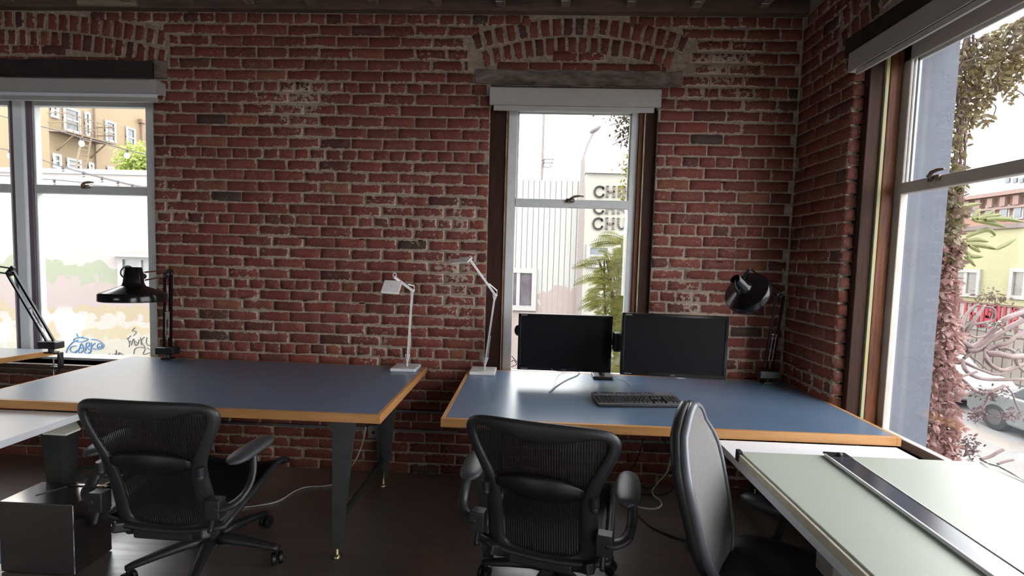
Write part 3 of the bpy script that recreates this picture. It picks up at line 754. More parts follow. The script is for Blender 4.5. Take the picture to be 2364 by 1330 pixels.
def keyrow(y, x0, ws, d=.0155):
    x = x0
    for w_ in ws:
        if w_ > 0:
            a, b = y-d/2, y+d/2; t_ = .0018
            z0, z1 = kz(y)-.001, kz(y)+.0085
            kb_.add([(x+.0008,a,z0),(x+w_-.0008,a,z0),(x+w_-.0008,b,z0),(x+.0008,b,z0),(x+.0026,a+t_,z1),(x+w_-.0026,a+t_,z1),(x+w_-.0026,b-t_*.5,z1),(x+.0026,b-t_*.5,z1)],
                    [(3,2,1,0),(4,5,6,7),(0,1,5,4),(1,2,6,5),(2,3,7,6),(3,0,4,7)])
        x += abs(w_)
u = .0186
ys = [y0+.021+i*.0182 for i in range(5)]
keyrow(ys[4], -.216, [u]*13+[u*2]); keyrow(ys[3], -.216, [u*1.5]+[u]*12+[u*1.5]); keyrow(ys[2], -.216, [u*1.75]+[u]*11+[u*2.25]); keyrow(ys[1], -.216, [u*2.25]+[u]*10+[u*2.75]); keyrow(ys[0], -.216, [u*1.35,u*1.2,u*1.25,u*6,u*1.2,u*1.2,u*1.2,u*1.6])
keyrow(ys[4], .070, [u]*3); keyrow(ys[3], .070, [u]*3); keyrow(ys[1], .070+u, [u]); keyrow(ys[0], .070, [u]*3)
for i in range(1, 5): keyrow(ys[i], .134, [u]*4)
keyrow(ys[0], .134, [u*2, u, u])
yk = y1-.026; x = -.214
keyrow(yk, x, [u], .011); keyrow(yk, -.180, [u]*4, .011); keyrow(yk, -.100, [u]*4, .011); keyrow(yk, -.020, [u]*4, .011); keyrow(yk, .062, [u]*3, .011)
tag(kb_.build('keys', KEYM, t, bevel=.0004), kind='stuff')
# cables on / around the right table -----------------------------------------------------
def smooth_path(pts, n=6):
    pts = [Vector(p) for p in pts]; out = []
    for i in range(len(pts)-1):
        a = pts[max(i-1, 0)]; b = pts[i]; c = pts[i+1]; d_ = pts[min(i+2, len(pts)-1)]
        for k in range(n):
            s = k/n
            out.append(.5*((2*b)+(c-a)*s+(2*a-5*b+4*c-d_)*s*s+(3*b-3*c+d_-a)*s**3))
    out.append(pts[-1]); return out
def cable(name, label, pts, r, mat, group=None):
    o = MB().tube(smooth_path(pts), r, 8).build(name, mat, None, smooth=True)
    return tag(o, label, 'cable', group)
TZ = TH+.004
cable('monitor_cable', 'thin grey cable trailing from under the left monitor over the blue tabletop', [at(1271,848,Y=2.87), at(1276,854,Y=2.85), at(1292,857,Z=TZ+.01), at(1334,858,Z=TZ), at(1333,866,Z=TZ), at(1310,876,Z=TZ), at(1288,889,Z=TZ), at(1268,905,Z=TZ)], .003, plain('cable_grey', (.25,.25,.26,1), .4), 'cables on the right table')
cable('monitor_cable', 'pale cable looping under the right monitor onto the tabletop', [at(1540,856,Y=2.63), at(1552,868,Z=TZ+.02), at(1566,873,Z=TZ+.004), at(1582,872,Z=TZ), at(1593,866,Z=TZ)], .0028, CABLW, 'cables on the right table')
cable('keyboard_cable', 'grey keyboard cable running back between the two monitors', [at(1459,896,Z=TH+.026), at(1458,889,Z=TH+.02), at(1448,882,Z=TZ), at(1432,876,Z=TZ), at(1418,866,Z=TZ), at(1410,860,Z=TZ)], .0022, plain('cable_grey2', (.20,.21,.21,1), .4), 'cables on the right table')
# cables under the right table
def wallp(px, py, y=3.08): return at(px, py, Y=y)
cable('power_cable', 'black cable hanging left of the others under the right blue table', [wallp(1484,1012), wallp(1482,1030), wallp(1472,1058), wallp(1462,1078), wallp(1452,1091), at(1440,1112,Z=.006), at(1400,1120,Z=.006)], .004, CABLB, 'cables under the right table')
cable('power_cable', 'black cable hanging in a long loop beside the pale one under the right blue table', [wallp(1531,1012), wallp(1545,1040), wallp(1552,1070), wallp(1558,1092), wallp(1558,1110), at(1553,1130,Z=.006), at(1535,1141,Z=.006), at(1512,1143,Z=.006), at(1480,1140,Z=.006), at(1430,1140,Z=.006)], .004, CABLB, 'cables under the right table')
cable('power_cable', 'thin black cable crossing diagonally from the outlet under the right blue table', [wallp(1566,1040), wallp(1560,1070), wallp(1545,1092), wallp(1520,1112), at(1500,1128,Z=.006), at(1470,1118,Z=.006), at(1455,1110,Z=.006)], .0035, CABLB, 'cables under the right table')
cable('network_cable', 'pale cable hanging down and curling on the floor under the right blue table', [wallp(1555,1012), wallp(1548,1060), wallp(1538,1092), wallp(1520,1112), at(1506,1130,Z=.006), at(1508,1143,Z=.006), at(1524,1156,Z=.006), at(1525,1168,Z=.006), at(1508,1175,Z=.006), at(1475,1171,Z=.006), at(1440,1160,Z=.006), at(1400,1150,Z=.006)], .006, CABLW, 'cables under the right table')
cable('floor_cable', 'black cable running over the dark floor toward the right-hand chair', [at(1420,1150,Z=.006), at(1445,1167,Z=.006), at(1478,1196,Z=.006), at(1505,1218,Z=.006), at(1545,1236,Z=.006), at(1590,1252,Z=.006), at(1633,1280,Z=.006), at(1680,1310,Z=.006), at(1720,1330,Z=.006)], .005, CABLB)
cable('network_cable', 'pale cable on the floor between the left chair and the left table leg', [at(520,1176,Z=.006), at(575,1170,Z=.006), at(640,1158,Z=.006), at(680,1134,Z=.006), at(710,1124,Z=.006), at(750,1122,Z=.006), at(775,1115,Z=.006), at(800,1090,Z=.02), at(822,1060,Y=2.9), at(838,1020,Y=3.0), at(845,985,Y=3.05)], .0045, CABLW)
coil = []
cc = at(235, 1088, Z=.02)
for k in range(70):
    a = k*.42; coil.append((cc.x+cos(a)*(.16+.03*sin(k*.9)), cc.y+sin(a)*(.09+.02*cos(k*1.3)), .008+.012*(k/70)+.006*abs(sin(k*.7))))
tag(MB().tube(smooth_path(coil, 3), .0028, 6).build('cable_coil', plain('green_cable', (.05,.11,.075,1), .4), None, smooth=True), 'loose coil of dark green cable on the floor behind the left chair', 'cable')
# ------------------------------------------------------------------ black swing-arm lamps
RED = plain('red_spot', (.5,.02,.03,1), .2)
def frame_to(axis, origin):
    z = Vector(axis).normalized(); x = z.orthogonal().normalized(); y = z.cross(x)
    return Matrix(((x.x,y.x,z.x,origin[0]),(x.y,y.y,z.y,origin[1]),(x.z,y.z,z.z,origin[2]),(0,0,0,1)))
def arm_pair(m, a, b, sp, r):
    a = Vector(a); b = Vector(b); d = (b-a).normalized(); s = Vector((0,-1,0)).cross(d)
    if s.length < .2: s = Vector((1,0,0)).cross(d)
    s.normalize(); s *= sp/2
    for k in (-1, 1): m.bar(a+s*k, b+s*k, r*2, r*2, (0,-1,.01))
    return s
def swing_lamp(label, base, elbow, tip, rim, axis, R, clamp_dy=0, spring=True, neck_t=.85, loop=1):
    o = thing('clamp_lamp', label, 'desk lamp', base, group='black swing-arm clamp lamps'); of = Vector(base)
    base = Vector(base); elbow = Vector(elbow); tip = Vector(tip); rim = Vector(rim); ax = Vector(axis).normalized()
    m = MB(); m.box(base+Vector((-.062,-.035,.034)), base+Vector((.062,.035,.082))); m.build('base', BLKPL, o, off=of, bevel=.007)
    m = MB(); m.box(base+Vector((-.03,-.025,.001)), base+Vector((.03,.03,.012))); m.tube([base+Vector((0,0,.01)), base+Vector((0,0,.036))], .016, 14); m.build('swivel', BLKPL, o, off=of, bevel=.002)
    lo = base+Vector((0,0,.075))
    m = MB(); s = arm_pair(m, lo, elbow, .046, .0062); s2 = Vector((0,.026,0))
    m.bar(lo+s*.35+s2, elbow+s*.35+s2, .010, .010); m.build('lower_arm', BLKGL, o, off=of, bevel=.0012)
    if spring:
        d = (elbow-lo); m = MB()
        for k in (-.55, .35):
            q0 = lo+d*.15+s*k-s2*.3; q1 = lo+d*.50+s*k-s2*.3; pts = []
            for i in range(121):
                a = i*2*pi/6; pts.append(q0+(q1-q0)*(i/120)+Vector((cos(a)*.0035, sin(a)*.0035, 0)))
            m.tube(pts, .0016, 5)
        m.bar(lo+d*.50+s*1.0, lo+d*.50-s*1.0, .004, .006); m.bar(lo+d*.0+s*1.2, lo+d*.0-s*1.2, .004, .006)
        m.build('spring', CHROME, o, off=of, smooth=True)
    m = MB(); m.ball(elbow, (.016,.02,.022)); u = Vector((0,0,.03)); m.bar(elbow+s*1.1, elbow-s*1.1+u, .02, .022); m.build('elbow', BLKPL, o, off=of, bevel=.003)
    m = MB(); s = arm_pair(m, elbow+Vector((0,0,.012)), tip, .040, .0042); m.build('upper_arm', CHROME if loop == 1 else BLKGL, o, off=of, bevel=.001)
    mt = frame_to(ax, rim)
    prof = [(.97*R,-.02*R),(R,0),(1.0*R,.04*R),(1.0*R,.22*R),(.97*R,.27*R),(.36*R,.52*R),(.325*R,.58*R),(.30*R,.66*R),(.245*R,1.16*R),(.225*R,1.19*R),(.19*R,1.185*R),(.17*R,1.12*R)]
    m = MB(); m.lathe(prof, 48, mt); sh = m.build('lamp_shade', BLKGL, o, off=of, smooth='auto', solid=.002)
    inner = plain('shade_inner_white', (.7,.7,.68,1), .4)
    m = MB(); m.lathe([(.955*R,.0),(.96*R,.2*R),(.34*R,.49*R),(.10*R,.52*R)], 40, mt); m.build('inner_reflector', inner, sh, off=of, smooth='auto')
    m = MB(); m.lathe([(.0,.06*R),(.10*R,.08*R),(.16*R,.18*R),(.15*R,.28*R),(.09*R,.42*R),(.09*R,.52*R)], 20, mt); m.build('bulb', plain('bulb_glass', (.75,.74,.70,1), .15), sh, off=of, smooth=True)
    neck = rim+ax*(neck_t*R)
    m = MB(); m.ball(tip, .014); m.bar(tip, neck+(tip-neck).normalized()*.24*R, .016, .03); m.build('shade_joint', BLKPL, o, off=of, bevel=.003)
    top = rim+ax*(1.17*R); sd = (top-tip); sd = (sd-ax*sd.dot(ax)).normalized() if (sd-ax*sd.dot(ax)).length > 1e-3 else Vector((-1,0,0))
    lp = [top+sd*.05*R, top+ax*.06*R+sd*.22*R, top-ax*.02*R+sd*.42*R, top-ax*.16*R+sd*.50*R, top-ax*.30*R+sd*.44*R, top-ax*.38*R+sd*.26*R]
    m = MB(); m.tube(smooth_path(lp, 5), .0032, 8); m.build('lamp_cord', BLKPL, o, off=of, smooth=True)
    return o
b = at(387, 820, Z=TH); b.y = 3.075; b.x = at(387, 806, Y=3.075).x; b.z = TH
swing_lamp('black swing-arm lamp with level conical shade, on the back edge of the left blue table',
           b, at(388, 634, Y=3.05), at(331, 638, Y=2.36), at(308, 694, Y=2.30), (0.0, .03, 1), .139)
b = at(1771, 868, Y=3.03); b.z = TH; b.x = min(b.x, 1.50)
swing_lamp('black swing-arm lamp with tilted shade in the brick corner behind the right monitor',
           b, at(1801, 684, Y=2.98), at(1728, 628, Y=2.86), at(1729, 680, Y=2.76), (-.70, -.42, .58), .127, loop=2)
b = at(118, 800, Y=3.03); b.z = T0
l1 = swing_lamp('black swing-arm lamp clamped to the far-left table corner, leaning out of the left edge',
           b, at(24, 630, Y=2.98), at(-50, 616, Y=2.85), at(-105, 690, Y=2.75), (.1, .05, 1), .127, loop=2)
of = b
m = MB(); cpt = b+Vector((.045,-.0,0)); m.box(cpt+Vector((-.05,-.02,.0005)), cpt+Vector((.02,.02,.008))); m.box(cpt+Vector((.012,-.018,-.095)), cpt+Vector((.022,.018,.008))); m.box(cpt+Vector((-.045,-.018,-.095)), cpt+Vector((.022,.018,-.086)))
m.build('clamp', BLKPL, l1, off=of, bevel=.002)
m = MB(); m.tube([cpt+Vector((-.03,0,-.17)), cpt+Vector((-.03,0,-.036))], .005, 10); m.bar(cpt+Vector((-.045,0,-.168)), cpt+Vector((-.015,0,-.168)), .006, .006); m.build('clamp_screw', CHROME, l1, off=of, smooth='auto')
m = MB(); m.tube(smooth_path([cpt+Vector((.02,-.02,.02)), cpt+Vector((.04,-.02,-.04)), cpt+Vector((.03,-.02,-.10)), cpt+Vector((.0,-.02,-.12)), cpt+Vector((-.02,-.02,-.07))], 5), .003, 8); m.build('lamp_cord', BLKPL, l1, off=of, smooth=True)
# ------------------------------------------------------------------ white lamps
def white_lamp(label, base, low, elbow, tip, head, thick, lips):
    o = thing('desk_lamp', label, 'desk lamp', base, group='white lamps with flat square heads'); base = Vector(base); of = base
    s = .082
    MB().box(base+Vector((-s,-s,0)), base+Vector((s,s,.020))).build('base', WHTM, o, off=of, bevel=.006)
    low = Vector(low); elbow = Vector(elbow); tip = Vector(tip)
    d = (elbow-low); side = Vector((1,0,0))
    m = MB(); m.tube([base+Vector((low.x-base.x, low.y-base.y, .018)), low], .006, 10)
    m.bar(low, low+d*.12+side*.012, .004, .012); m.bar(low, low+d*.12-side*.014, .004, .012)
    m.bar(low+d*.06, elbow-d*.06, .011, .016, (0,-1,0)); m.bar(low+d*.12+side*.012, low+d*.42+side*.010, .003, .008)
    m.bar(elbow-d*.08, elbow+side*.012, .004, .012); m.bar(elbow-d*.08, elbow-side*.012, .004, .012); m.build('stem', WHTM, o, off=of, bevel=.001)
    m = MB(); m.bar(elbow+Vector((.004,0,-.01)), tip, .012, .022, (0,-1,0)); m.bar(elbow+Vector((.012,0,.022)), elbow+(tip-elbow)*.26+Vector((0,0,.012)), .003, .008); m.bar(elbow+Vector((.012,0,.022)), elbow+Vector((.010,0,-.012)), .003, .008); m.build('upper_arm', WHTM, o, off=of, bevel=.001)
    hc = [Vector(p) for p in head]; nrm = (hc[1]-hc[0]).cross(hc[3]-hc[0]).normalized()
    if nrm.z > 0: nrm = -nrm
    vs = [p for p in hc]+[p+nrm*thick for p in hc]
    m = MB(); m.add(vs, [(0,1,2,3),(7,6,5,4),(0,4,5,1),(1,5,6,2),(2,6,7,3),(3,7,4,0)]); hd = m.build('lamp_head', WHTM, o, off=of, bevel=.005, seg=3)
    c = sum(hc, Vector())/4
    m = MB(); m.ball(c-nrm*.001, .0022); m.build('switch', GRPHT, hd, off=of)
    m = MB(); ring = []
    for k in range(13):
        a = pi*k/12*1.0; ring.append(tip+Vector((cos(a)*.011, 0, .006+sin(a)*.020)))
    m.tube(ring, .0025, 8); m.ball(tip, .010); m.build('ring_joint', WHTM, o, off=of, smooth=True)
base = (-.792, 3.045, TH)
tipp = at(911, 640, Y=2.90)
hd = [at(887,646,Y=2.90), at(929,648,Y=2.93), at(921,677,Y=2.80), at(878,674,Y=2.77)]
white_lamp('white lamp with square head facing the room, on the left blue table', base, at(940, 838, Y=3.045), at(952, 668, Y=3.03), tipp, hd, .010, 0)
base = (-.288, 3.035, TH)
hd = [at(1062,594,Y=2.98), at(1091,592,Y=2.93), at(1080,604,Y=2.80), at(1041,607,Y=2.83)]
white_lamp('white lamp with raised head seen nearly edge-on, on the right blue table', base, at(1119, 845, Y=3.035), at(1143, 679, Y=3.02), at(1086, 601, Y=2.93), hd, .010, 0)
# ------------------------------------------------------------------ mesh-back office chairs
OUT = [(0,0),(.12,-.002),(.2,-.006),(.25,-.018),(.277,-.042),(.283,-.075),(.268,-.12),(.242,-.175),(.215,-.235),(.205,-.285),(.207,-.36),(.210,-.45),(.212,-.55),(.2,-.600),(.175,-.613),(.150,-.594),(.08,-.606),(0,-.606)]
INN = [(0,-.087),(.09,-.077),(.165,-.056),(.205,-.049),(.228,-.054),(.237,-.072),(.225,-.11),(.2,-.16),(.168,-.222),(.150,-.27),(.141,-.34),(.141,-.42),(.143,-.475),(.138,-.503),(.125,-.520),(.10,-.530),(.06,-.537),(0,-.541)]
ZT = .937; LEAN = radians(9)
def bs(x, v, d=0):
    "back surface point; d = offset backwards"
    y = -.30-v*sin(LEAN)+x*x*.55-.018*cos((v+.10)*7)
    return Vector((x, y-d*cos(LEAN), ZT+v*cos(LEAN)-d*sin(LEAN)*0))
def ring_pts(h):
    return [(x, z) for x, z in h]+[(-x, z) for x, z in h[-2:0:-1]]
def office_chair(label, loc, rz, base_rot=0.0, arm_rz=(0, 0), adz=0.0, bxy=(0, .16)):
    t = thing('office_chair', label, 'office chair', loc, rz, group='black mesh-back office chairs with backs to the camera')
    ro, ri = ring_pts(OUT), ring_pts(INN); n = len(ro); K = 10
    m = MB()
    for i in range(n):
        o, q = Vector(ro[i]), Vector(ri[i]); c = (o+q)/2; hw = (o-q)/2
        for k in range(K):
            th = 2*pi*k/K; p = c+hw*cos(th); wv = hw.length
            m.v.append(tuple(bs(p.x, p.y, sin(th)*(.013+.12*min(wv, .05))+.004)))
    for i in range(n):
        j = (i+1) % n
        for k in range(K): m.f.append((i*K+k, i*K+(k+1) % K, j*K+(k+1) % K, j*K+k))
    m.build('back_frame', GRPHT, t, smooth=True, subsurf=1)
    # pellicle strands
    def interp(tab, x):
        for (a, za), (b_, zb_) in zip(tab, tab[1:]):
            if a <= x <= b_: return za+(zb_-za)*(x-a)/(b_-a)
        return tab[-1][1]
    ttab = [(0,-.085),(.06,-.080),(.12,-.068),(.18,-.052),(.215,-.049),(.237,-.064)]
    btab = [(0,-.545),(.10,-.532),(.125,-.52),(.1395,-.50),(.14,-.30),(.150,-.26),(.165,-.225),(.2,-.16),(.225,-.11),(.237,-.075)]
    m = MB(); x = -.234
    while x <= .2345:
        z1, z0 = interp(ttab, abs(x))+.006, interp(btab, abs(x))-.006
        if z1-z0 > .01:
            ns = 12; w_ = .0038
            b0 = len(m.v)
            for i in range(ns+1):
                v = z0+(z1-z0)*i/ns
                for dx, dd in ((-w_, .0012), (0, .0022), (w_, .0012), (0, .0)): m.v.append(tuple(bs(x+dx, v, dd)))
            for i in range(ns):
                a = b0+i*4
                for k in range(4): m.f.append((a+k, a+(k+1) % 4, a+4+(k+1) % 4, a+4+k))
        x += .0091
    tag(m.build('back_mesh', BLKPL, t), kind='stuff')
    # lumbar pad
    def lum(a, b_):
        x = -.160+.32*a; e = 1-abs(2*a-1)**2.2
        zt = -.245+.040*e; zb2 = -.272-.034*e
        v = zt+(zb2-zt)*b_; return bs(x, v, .010+.024*sin(pi*min(max(b_, .0), 1))*e)
    m = MB(); m.grid(lum, 20, 8); m.build('lumbar_pad', BLKPL, t, smooth=True, solid=.008)
    for s in (-1, 1):
        m = MB(); p = bs(.196*s, -.285, .012); m.tube([p+Vector((0,-.012,-.012)), p+Vector((0,-.016,.022))], .016, 14); m.ball(p+Vector((0,-.014,-.02)), .015); m.build('pivot', GRPHT, t, smooth='auto')
    # seat
    def seat(a, b_, dz=0):
        u = 2*a-1; w_ = .245*(1-.10*b_)*(1); y = -.205+.50*b_
        edge = abs(u)
        z = .405+.10*b_-(.055*max(0, (b_-.75)/.25)**2)-.018*cos(u*pi/2)+.014*edge**4
        return Vector((u*w_, y, z+dz))
    m = MB(); m.grid(lambda a, b_: seat(a, b_), 16, 14); m.build('seat', BLKPL, t, smooth=True, solid=.008)
    path = [seat(0, i/10) for i in range(11)]+[seat(i/8, 1) for i in range(1, 8)]+[seat(1, 1-i/10) for i in range(11)]+[seat(1-i/8, 0) for i in range(1, 8)]
    m = MB(); m.tube(path, .017, 10, flat=.8, closed=True); m.build('seat_frame', GRPHT, t, smooth=True)
    m = MB(); m.box((-.10,-.12,.325), (.10,.22,.395)); m.bar((-.12,-.20,.37), (.12,-.20,.37), .04, .04)
    m.bar((-.19,-.235,.40), (-.10,-.12,.36), .035, .04); m.bar((.19,-.235,.40), (.10,-.12,.36), .035, .04); m.bar((-.21,.05,.43), (-.08,0,.36), .03, .03); m.bar((.21,.05,.43), (.08,0,.36), .03, .03)
    m.build('tilt_mechanism', GRPHT, t, bevel=.008)
    # arms
    for s, az in ((-1, arm_rz[0]), (1, arm_rz[1])):
        m = MB()
        m.box((min(.205*s, .262*s), -.262, .470), (max(.205*s, .262*s), -.215, .545))
        pts = smooth_path([(.235*s,-.24,.510), (.270*s,-.235,.510), (.305*s,-.215,.525), (.320*s,-.170,.560), (.318*s,-.135,.61), (.305*s,-.115,.645+adz)], 5)
        m.tube(pts, [.026]*6+[.024]*6+[.020]*6+[.019]*(len(pts)-18), 12, flat=.62, up=(0,0,1))
        m.build('arm_support', GRPHT, t, smooth='auto', bevel=.011, seg=3)
        am = t.children[-1]
        m = MB(); m.tube([(.230*s,-.250,.470), (.230*s,-.262,.435)], .010, 10); m.ball((.230*s,-.263,.432), .011); m.build('arm_lever', BLKPL, am, smooth='auto')
        mt = Matrix.Translation((.300*s, -.115, .662+adz)) @ Matrix.Rotation(az, 4, 'Z')
        m = MB(); L = 15; K2 = 16
        for i in range(L+1):
            q = i/L; yy = -.125+.25*q; wv = .047*(1-abs(2*q-1)**3.2)**.5*(1-.12*q)+.002; hh = .019*(1-abs(2*q-1)**4)**.5+.002
            for k in range(K2):
                th = 2*pi*k/K2; cz = sin(th); m.v.append(tuple(mt @ Vector((wv*cos(th), yy, hh*cz*(1.0 if cz > 0 else .75)-(.012*(1-q)**2)))))
        for i in range(L):
            for k in range(K2): m.f.append((i*K2+k, i*K2+(k+1) % K2, (i+1)*K2+(k+1) % K2, (i+1)*K2+k))
        m.f.append(tuple(reversed(range(K2)))); m.f.append(tuple(L*K2+k for k in range(K2)))
        m.build('armrest', ARMM, t, smooth=True)
    chair_base(t, base_rot, .33, bxy)
    return t
def chair_base(t, base_rot, z_top=.33, bxy=(0, 0)):
    T_ = Matrix.Translation((bxy[0], bxy[1], 0)); n0 = len(t.children)
    m = MB(); m.tube([(0,0,.10), (0,0,.20)], .030, 18); m.tube([(0,0,.20), (0,0,z_top)], .018, 16); m.build('gas_column', BLKPL, t, smooth='auto')
    m = MB(); m.lathe([(.0,.075),(.045,.08),(.05,.10),(.04,.135),(.0,.137)], 24); m.build('base_hub', GRPHT, t, smooth='auto')
    for k in range(5):
        a = base_rot+2*pi*k/5; c, s = cos(a), sin(a)
        pts = [(c*r, s*r, z) for r, z in ((.03,.110),(.10,.112),(.20,.098),(.30,.080),(.325,.075))]
        m = MB(); m.tube(pts, [.032,.030,.025,.020,.014], 12, flat=.75, up=(0,0,1)); sp = m.build('base_spoke', GRPHT, t, smooth=True)
        ca = a+.6+k*1.1; wx, wy = c*.315, s*.315; ax = Vector((cos(ca), sin(ca), 0))
        m = MB()
        for q in (-1, 1): m.tube([Vector((wx, wy, .029))+ax*(.006*q), Vector((wx, wy, .029))+ax*(.024*q)], .028, 18)
        m.tube([(wx,wy,.03), (wx,wy,.078)], .008, 8); m.build('caster', BLKPL, sp, smooth='auto', bevel=.003)
    for ch in t.children:
        if ch.name.startswith(('gas_column', 'base_hub', 'base_spoke')): ch.location = (bxy[0], bxy[1], 0)
def place_chair(label, P0, deg, **k):
    a = radians(deg); f = Vector((sin(a), cos(a), 0)); o = Vector((P0[0], P0[1], 0))+f*.30
    return office_chair(label, (o.x, o.y, P0[2]), -a, **k)
place_chair('black mesh-back office chair in front of the right blue table', (.043, 1.615, 0), 14, base_rot=.7, arm_rz=(radians(10), radians(2)), bxy=(-.02, .17))
place_chair('black mesh-back office chair in front of the left blue table, beside the low black box', (-1.405, 1.665, -.0), 1.5, base_rot=.035, arm_rz=(radians(10), radians(-4)), adz=.03, bxy=(-.09, .185))
# right-hand chair with tall S-curved grey mesh back ------------------------------------
f3 = Vector((.82, -.572, 0)); A3 = atan2(f3.x, f3.y)
MESHG = plain('grey_knit_mesh', srgb(118,116,115), .75, 0, .08, 60, .6, 900)
t = thing('office_chair', 'office chair with tall narrow grey mesh back, tucked under the right white desk', 'office chair', (.85, 1.50, 0), -A3)
def hw3(v):
    tab = [(0,.02),(-.010,.05),(-.035,.085),(-.08,.125),(-.13,.165),(-.18,.188),(-.24,.192),(-.32,.185),(-.38,.178),(-.44,.165),(-.49,.135),(-.54,.09),(-.64,.06)]
    for (a, wa), (b, wb2) in zip(tab, tab[1:]):
        if b <= v <= a:
            t_ = (v-a)/(b-a); i = [q[0] for q in tab].index(a)
            w0 = tab[max(i-1, 0)]; w3 = tab[min(i+2, len(tab)-1)]
            m1 = (wb2-w0[1])/(b-w0[0])*(b-a); m2 = (w3[1]-wa)/(w3[0]-a)*(b-a)
            h = t_*t_*(3-2*t_); return wa*(1-h)+wb2*h+m1*(t_**3-2*t_*t_+t_)+m2*(t_**3-t_*t_)
    return tab[-1][1]
def yc3(v): return -.318+.27*max(0, -v-.08)-.0*v
def s3(u, v, d=0, k=1.0):
    w_ = hw3(v)*k; x = u*w_
    return Vector((x, yc3(v)+.35*x*x-d, 1.000+v-.012))
vv = [0,-.010,-.035,-.08,-.13,-.18,-.24,-.30,-.35,-.40,-.44,-.47,-.50,-.53,-.56,-.60]
m = MB()
for j, v in enumerate(vv):
    for i in range(13): m.v.append(tuple(s3(-1+i/6, v, 0, .93)))
for j in range(len(vv)-1):
    for i in range(12): a = j*13+i; m.f.append((a, a+1, a+14, a+13))
m.build('back_mesh', MESHG, t, smooth=True, solid=.004)
vs_ = [-.60*(1-cos(pi*i/46))/2 for i in range(47)]
edge = [s3(1, v) for v in reversed(vs_)]+[s3(-1, v) for v in vs_]
SILV = plain('chair_frame_grey', srgb(112,114,122), .35, .2, .05)
m = MB(); m.tube(edge, [.016 if p.x > 0 else .0085 for p in edge], 12, closed=True); m.build('back_frame', SILV, t, smooth=True)
m = MB()
edge2 = [s3(1, v, .026) for v in reversed(vs_)]+[s3(-1, v, .026) for v in vs_]
m.tube(edge2, [.020 if p.x > .02 else .010 for p in edge2], 12, closed=True); m.build('back_shell', GRPHT, t, smooth=True)
m = MB(); pts = smooth_path([(0,-.375,.80), (0,-.345,.68), (0,-.31,.54), (0,-.25,.42), (0,-.10,.36)], 5); m.tube(pts, .03, 10, flat=.6); m.bar((.15,-.27,.58), (.02,-.30,.49), .03, .04); m.bar((-.15,-.27,.58), (-.02,-.30,.49), .03, .04); m.build('back_support', GRPHT, t, smooth='auto', bevel=.006)
def seat3(a, b_):
    u = 2*a-1; r = 1-abs(2*b_-1)**3; w_ = .255*(.72+.28*r); return Vector((u*w_, -.215+.46*b_, .445+.014*abs(u)**3-.045*max(0, (b_-.7)/.3)**2-.02*max(0, (.15-b_)/.15)**2))
m = MB(); m.grid(seat3, 18, 18); m.build('seat', BLKPL, t, smooth=True, solid=.05, bevel=.012)
m = MB(); m.box((-.12,-.14,.33), (.12,.12,.405)); m.build('tilt_mechanism', GRPHT, t, bevel=.01)
for s in (-1, 1):
    m = MB(); mt = Matrix.Translation((.285*s, -.055+(.16 if s > 0 else 0), .585))
    L = 16; K2 = 16
    for i in range(L+1):
        q = i/L; yy = -.155+.29*q; wv = .046*(1-abs(2*q-1)**3.0)**.5+.002; hh = .021*(1-abs(2*q-1)**4)**.5+.002
        for k in range(K2):
            th = 2*pi*k/K2; m.v.append(tuple(mt @ Vector((wv*cos(th), yy, hh*sin(th)*(1 if sin(th) > 0 else 1.5)))))
    for i in range(L):
        for k in range(K2): m.f.append((i*K2+k, i*K2+(k+1) % K2, (i+1)*K2+(k+1) % K2, (i+1)*K2+k))
    m.f.append(tuple(reversed(range(K2)))); m.f.append(tuple(L*K2+k for k in range(K2)))
    m.build('armrest', ARMM, t, smooth=True)
    m = MB(); pts = smooth_path([(.285*s,-.05+(.16 if s > 0 else 0),.565), (.29*s,-.07+(.14 if s > 0 else 0),.48), (.27*s,-.10,.40), (.15*s,-.08,.37)], 5); m.tube(pts, .026, 10, flat=.6); m.build('arm_support', GRPHT, t, smooth=True)
chair_base(t, .3, .335)
# ================================================================== outdoors
rng = random.Random(11)
GZ = -2.6
KO = .42
_plain = plain
def plain(name, c, rough=.5, metal=0, var=.12, vscale=30, bmp=0, bscale=200, spec=None, coat=0, c2=None, vs=(1,1,1)):
    k = lambda q: (q[0]*KO, q[1]*KO, q[2]*KO, 1)
    return _plain(name, k(c), rough, metal, var, vscale, bmp, bscale, spec, coat, k(c2) if c2 else None, vs)
ASPH = plain('asphalt', (.36,.345,.33,1), .8, 0, .06, .8, .2, 20)
tag(MB().box((-60, 3.6, GZ-.2), (60, 70, GZ)).build('ground', ASPH), kind='structure')
tag(MB().box((2.16, -40, GZ-.2), (60, 3.6, GZ)).build('ground', ASPH), kind='structure')
tag(MB().box((15.2, -5, GZ), (17.0, 45, GZ+.14)).build('ground', plain('sidewalk', (.48,.46,.42,1), .8, 0, .05, 1)), kind='structure')
# own building below the floor + outer face
tag(MB().box((XL-.3, YB-.3, GZ), (2.1, WY+.30, -.16)).build('wall_base', plain('base_wall', (.25,.25,.26,1), .8)), kind='structure')
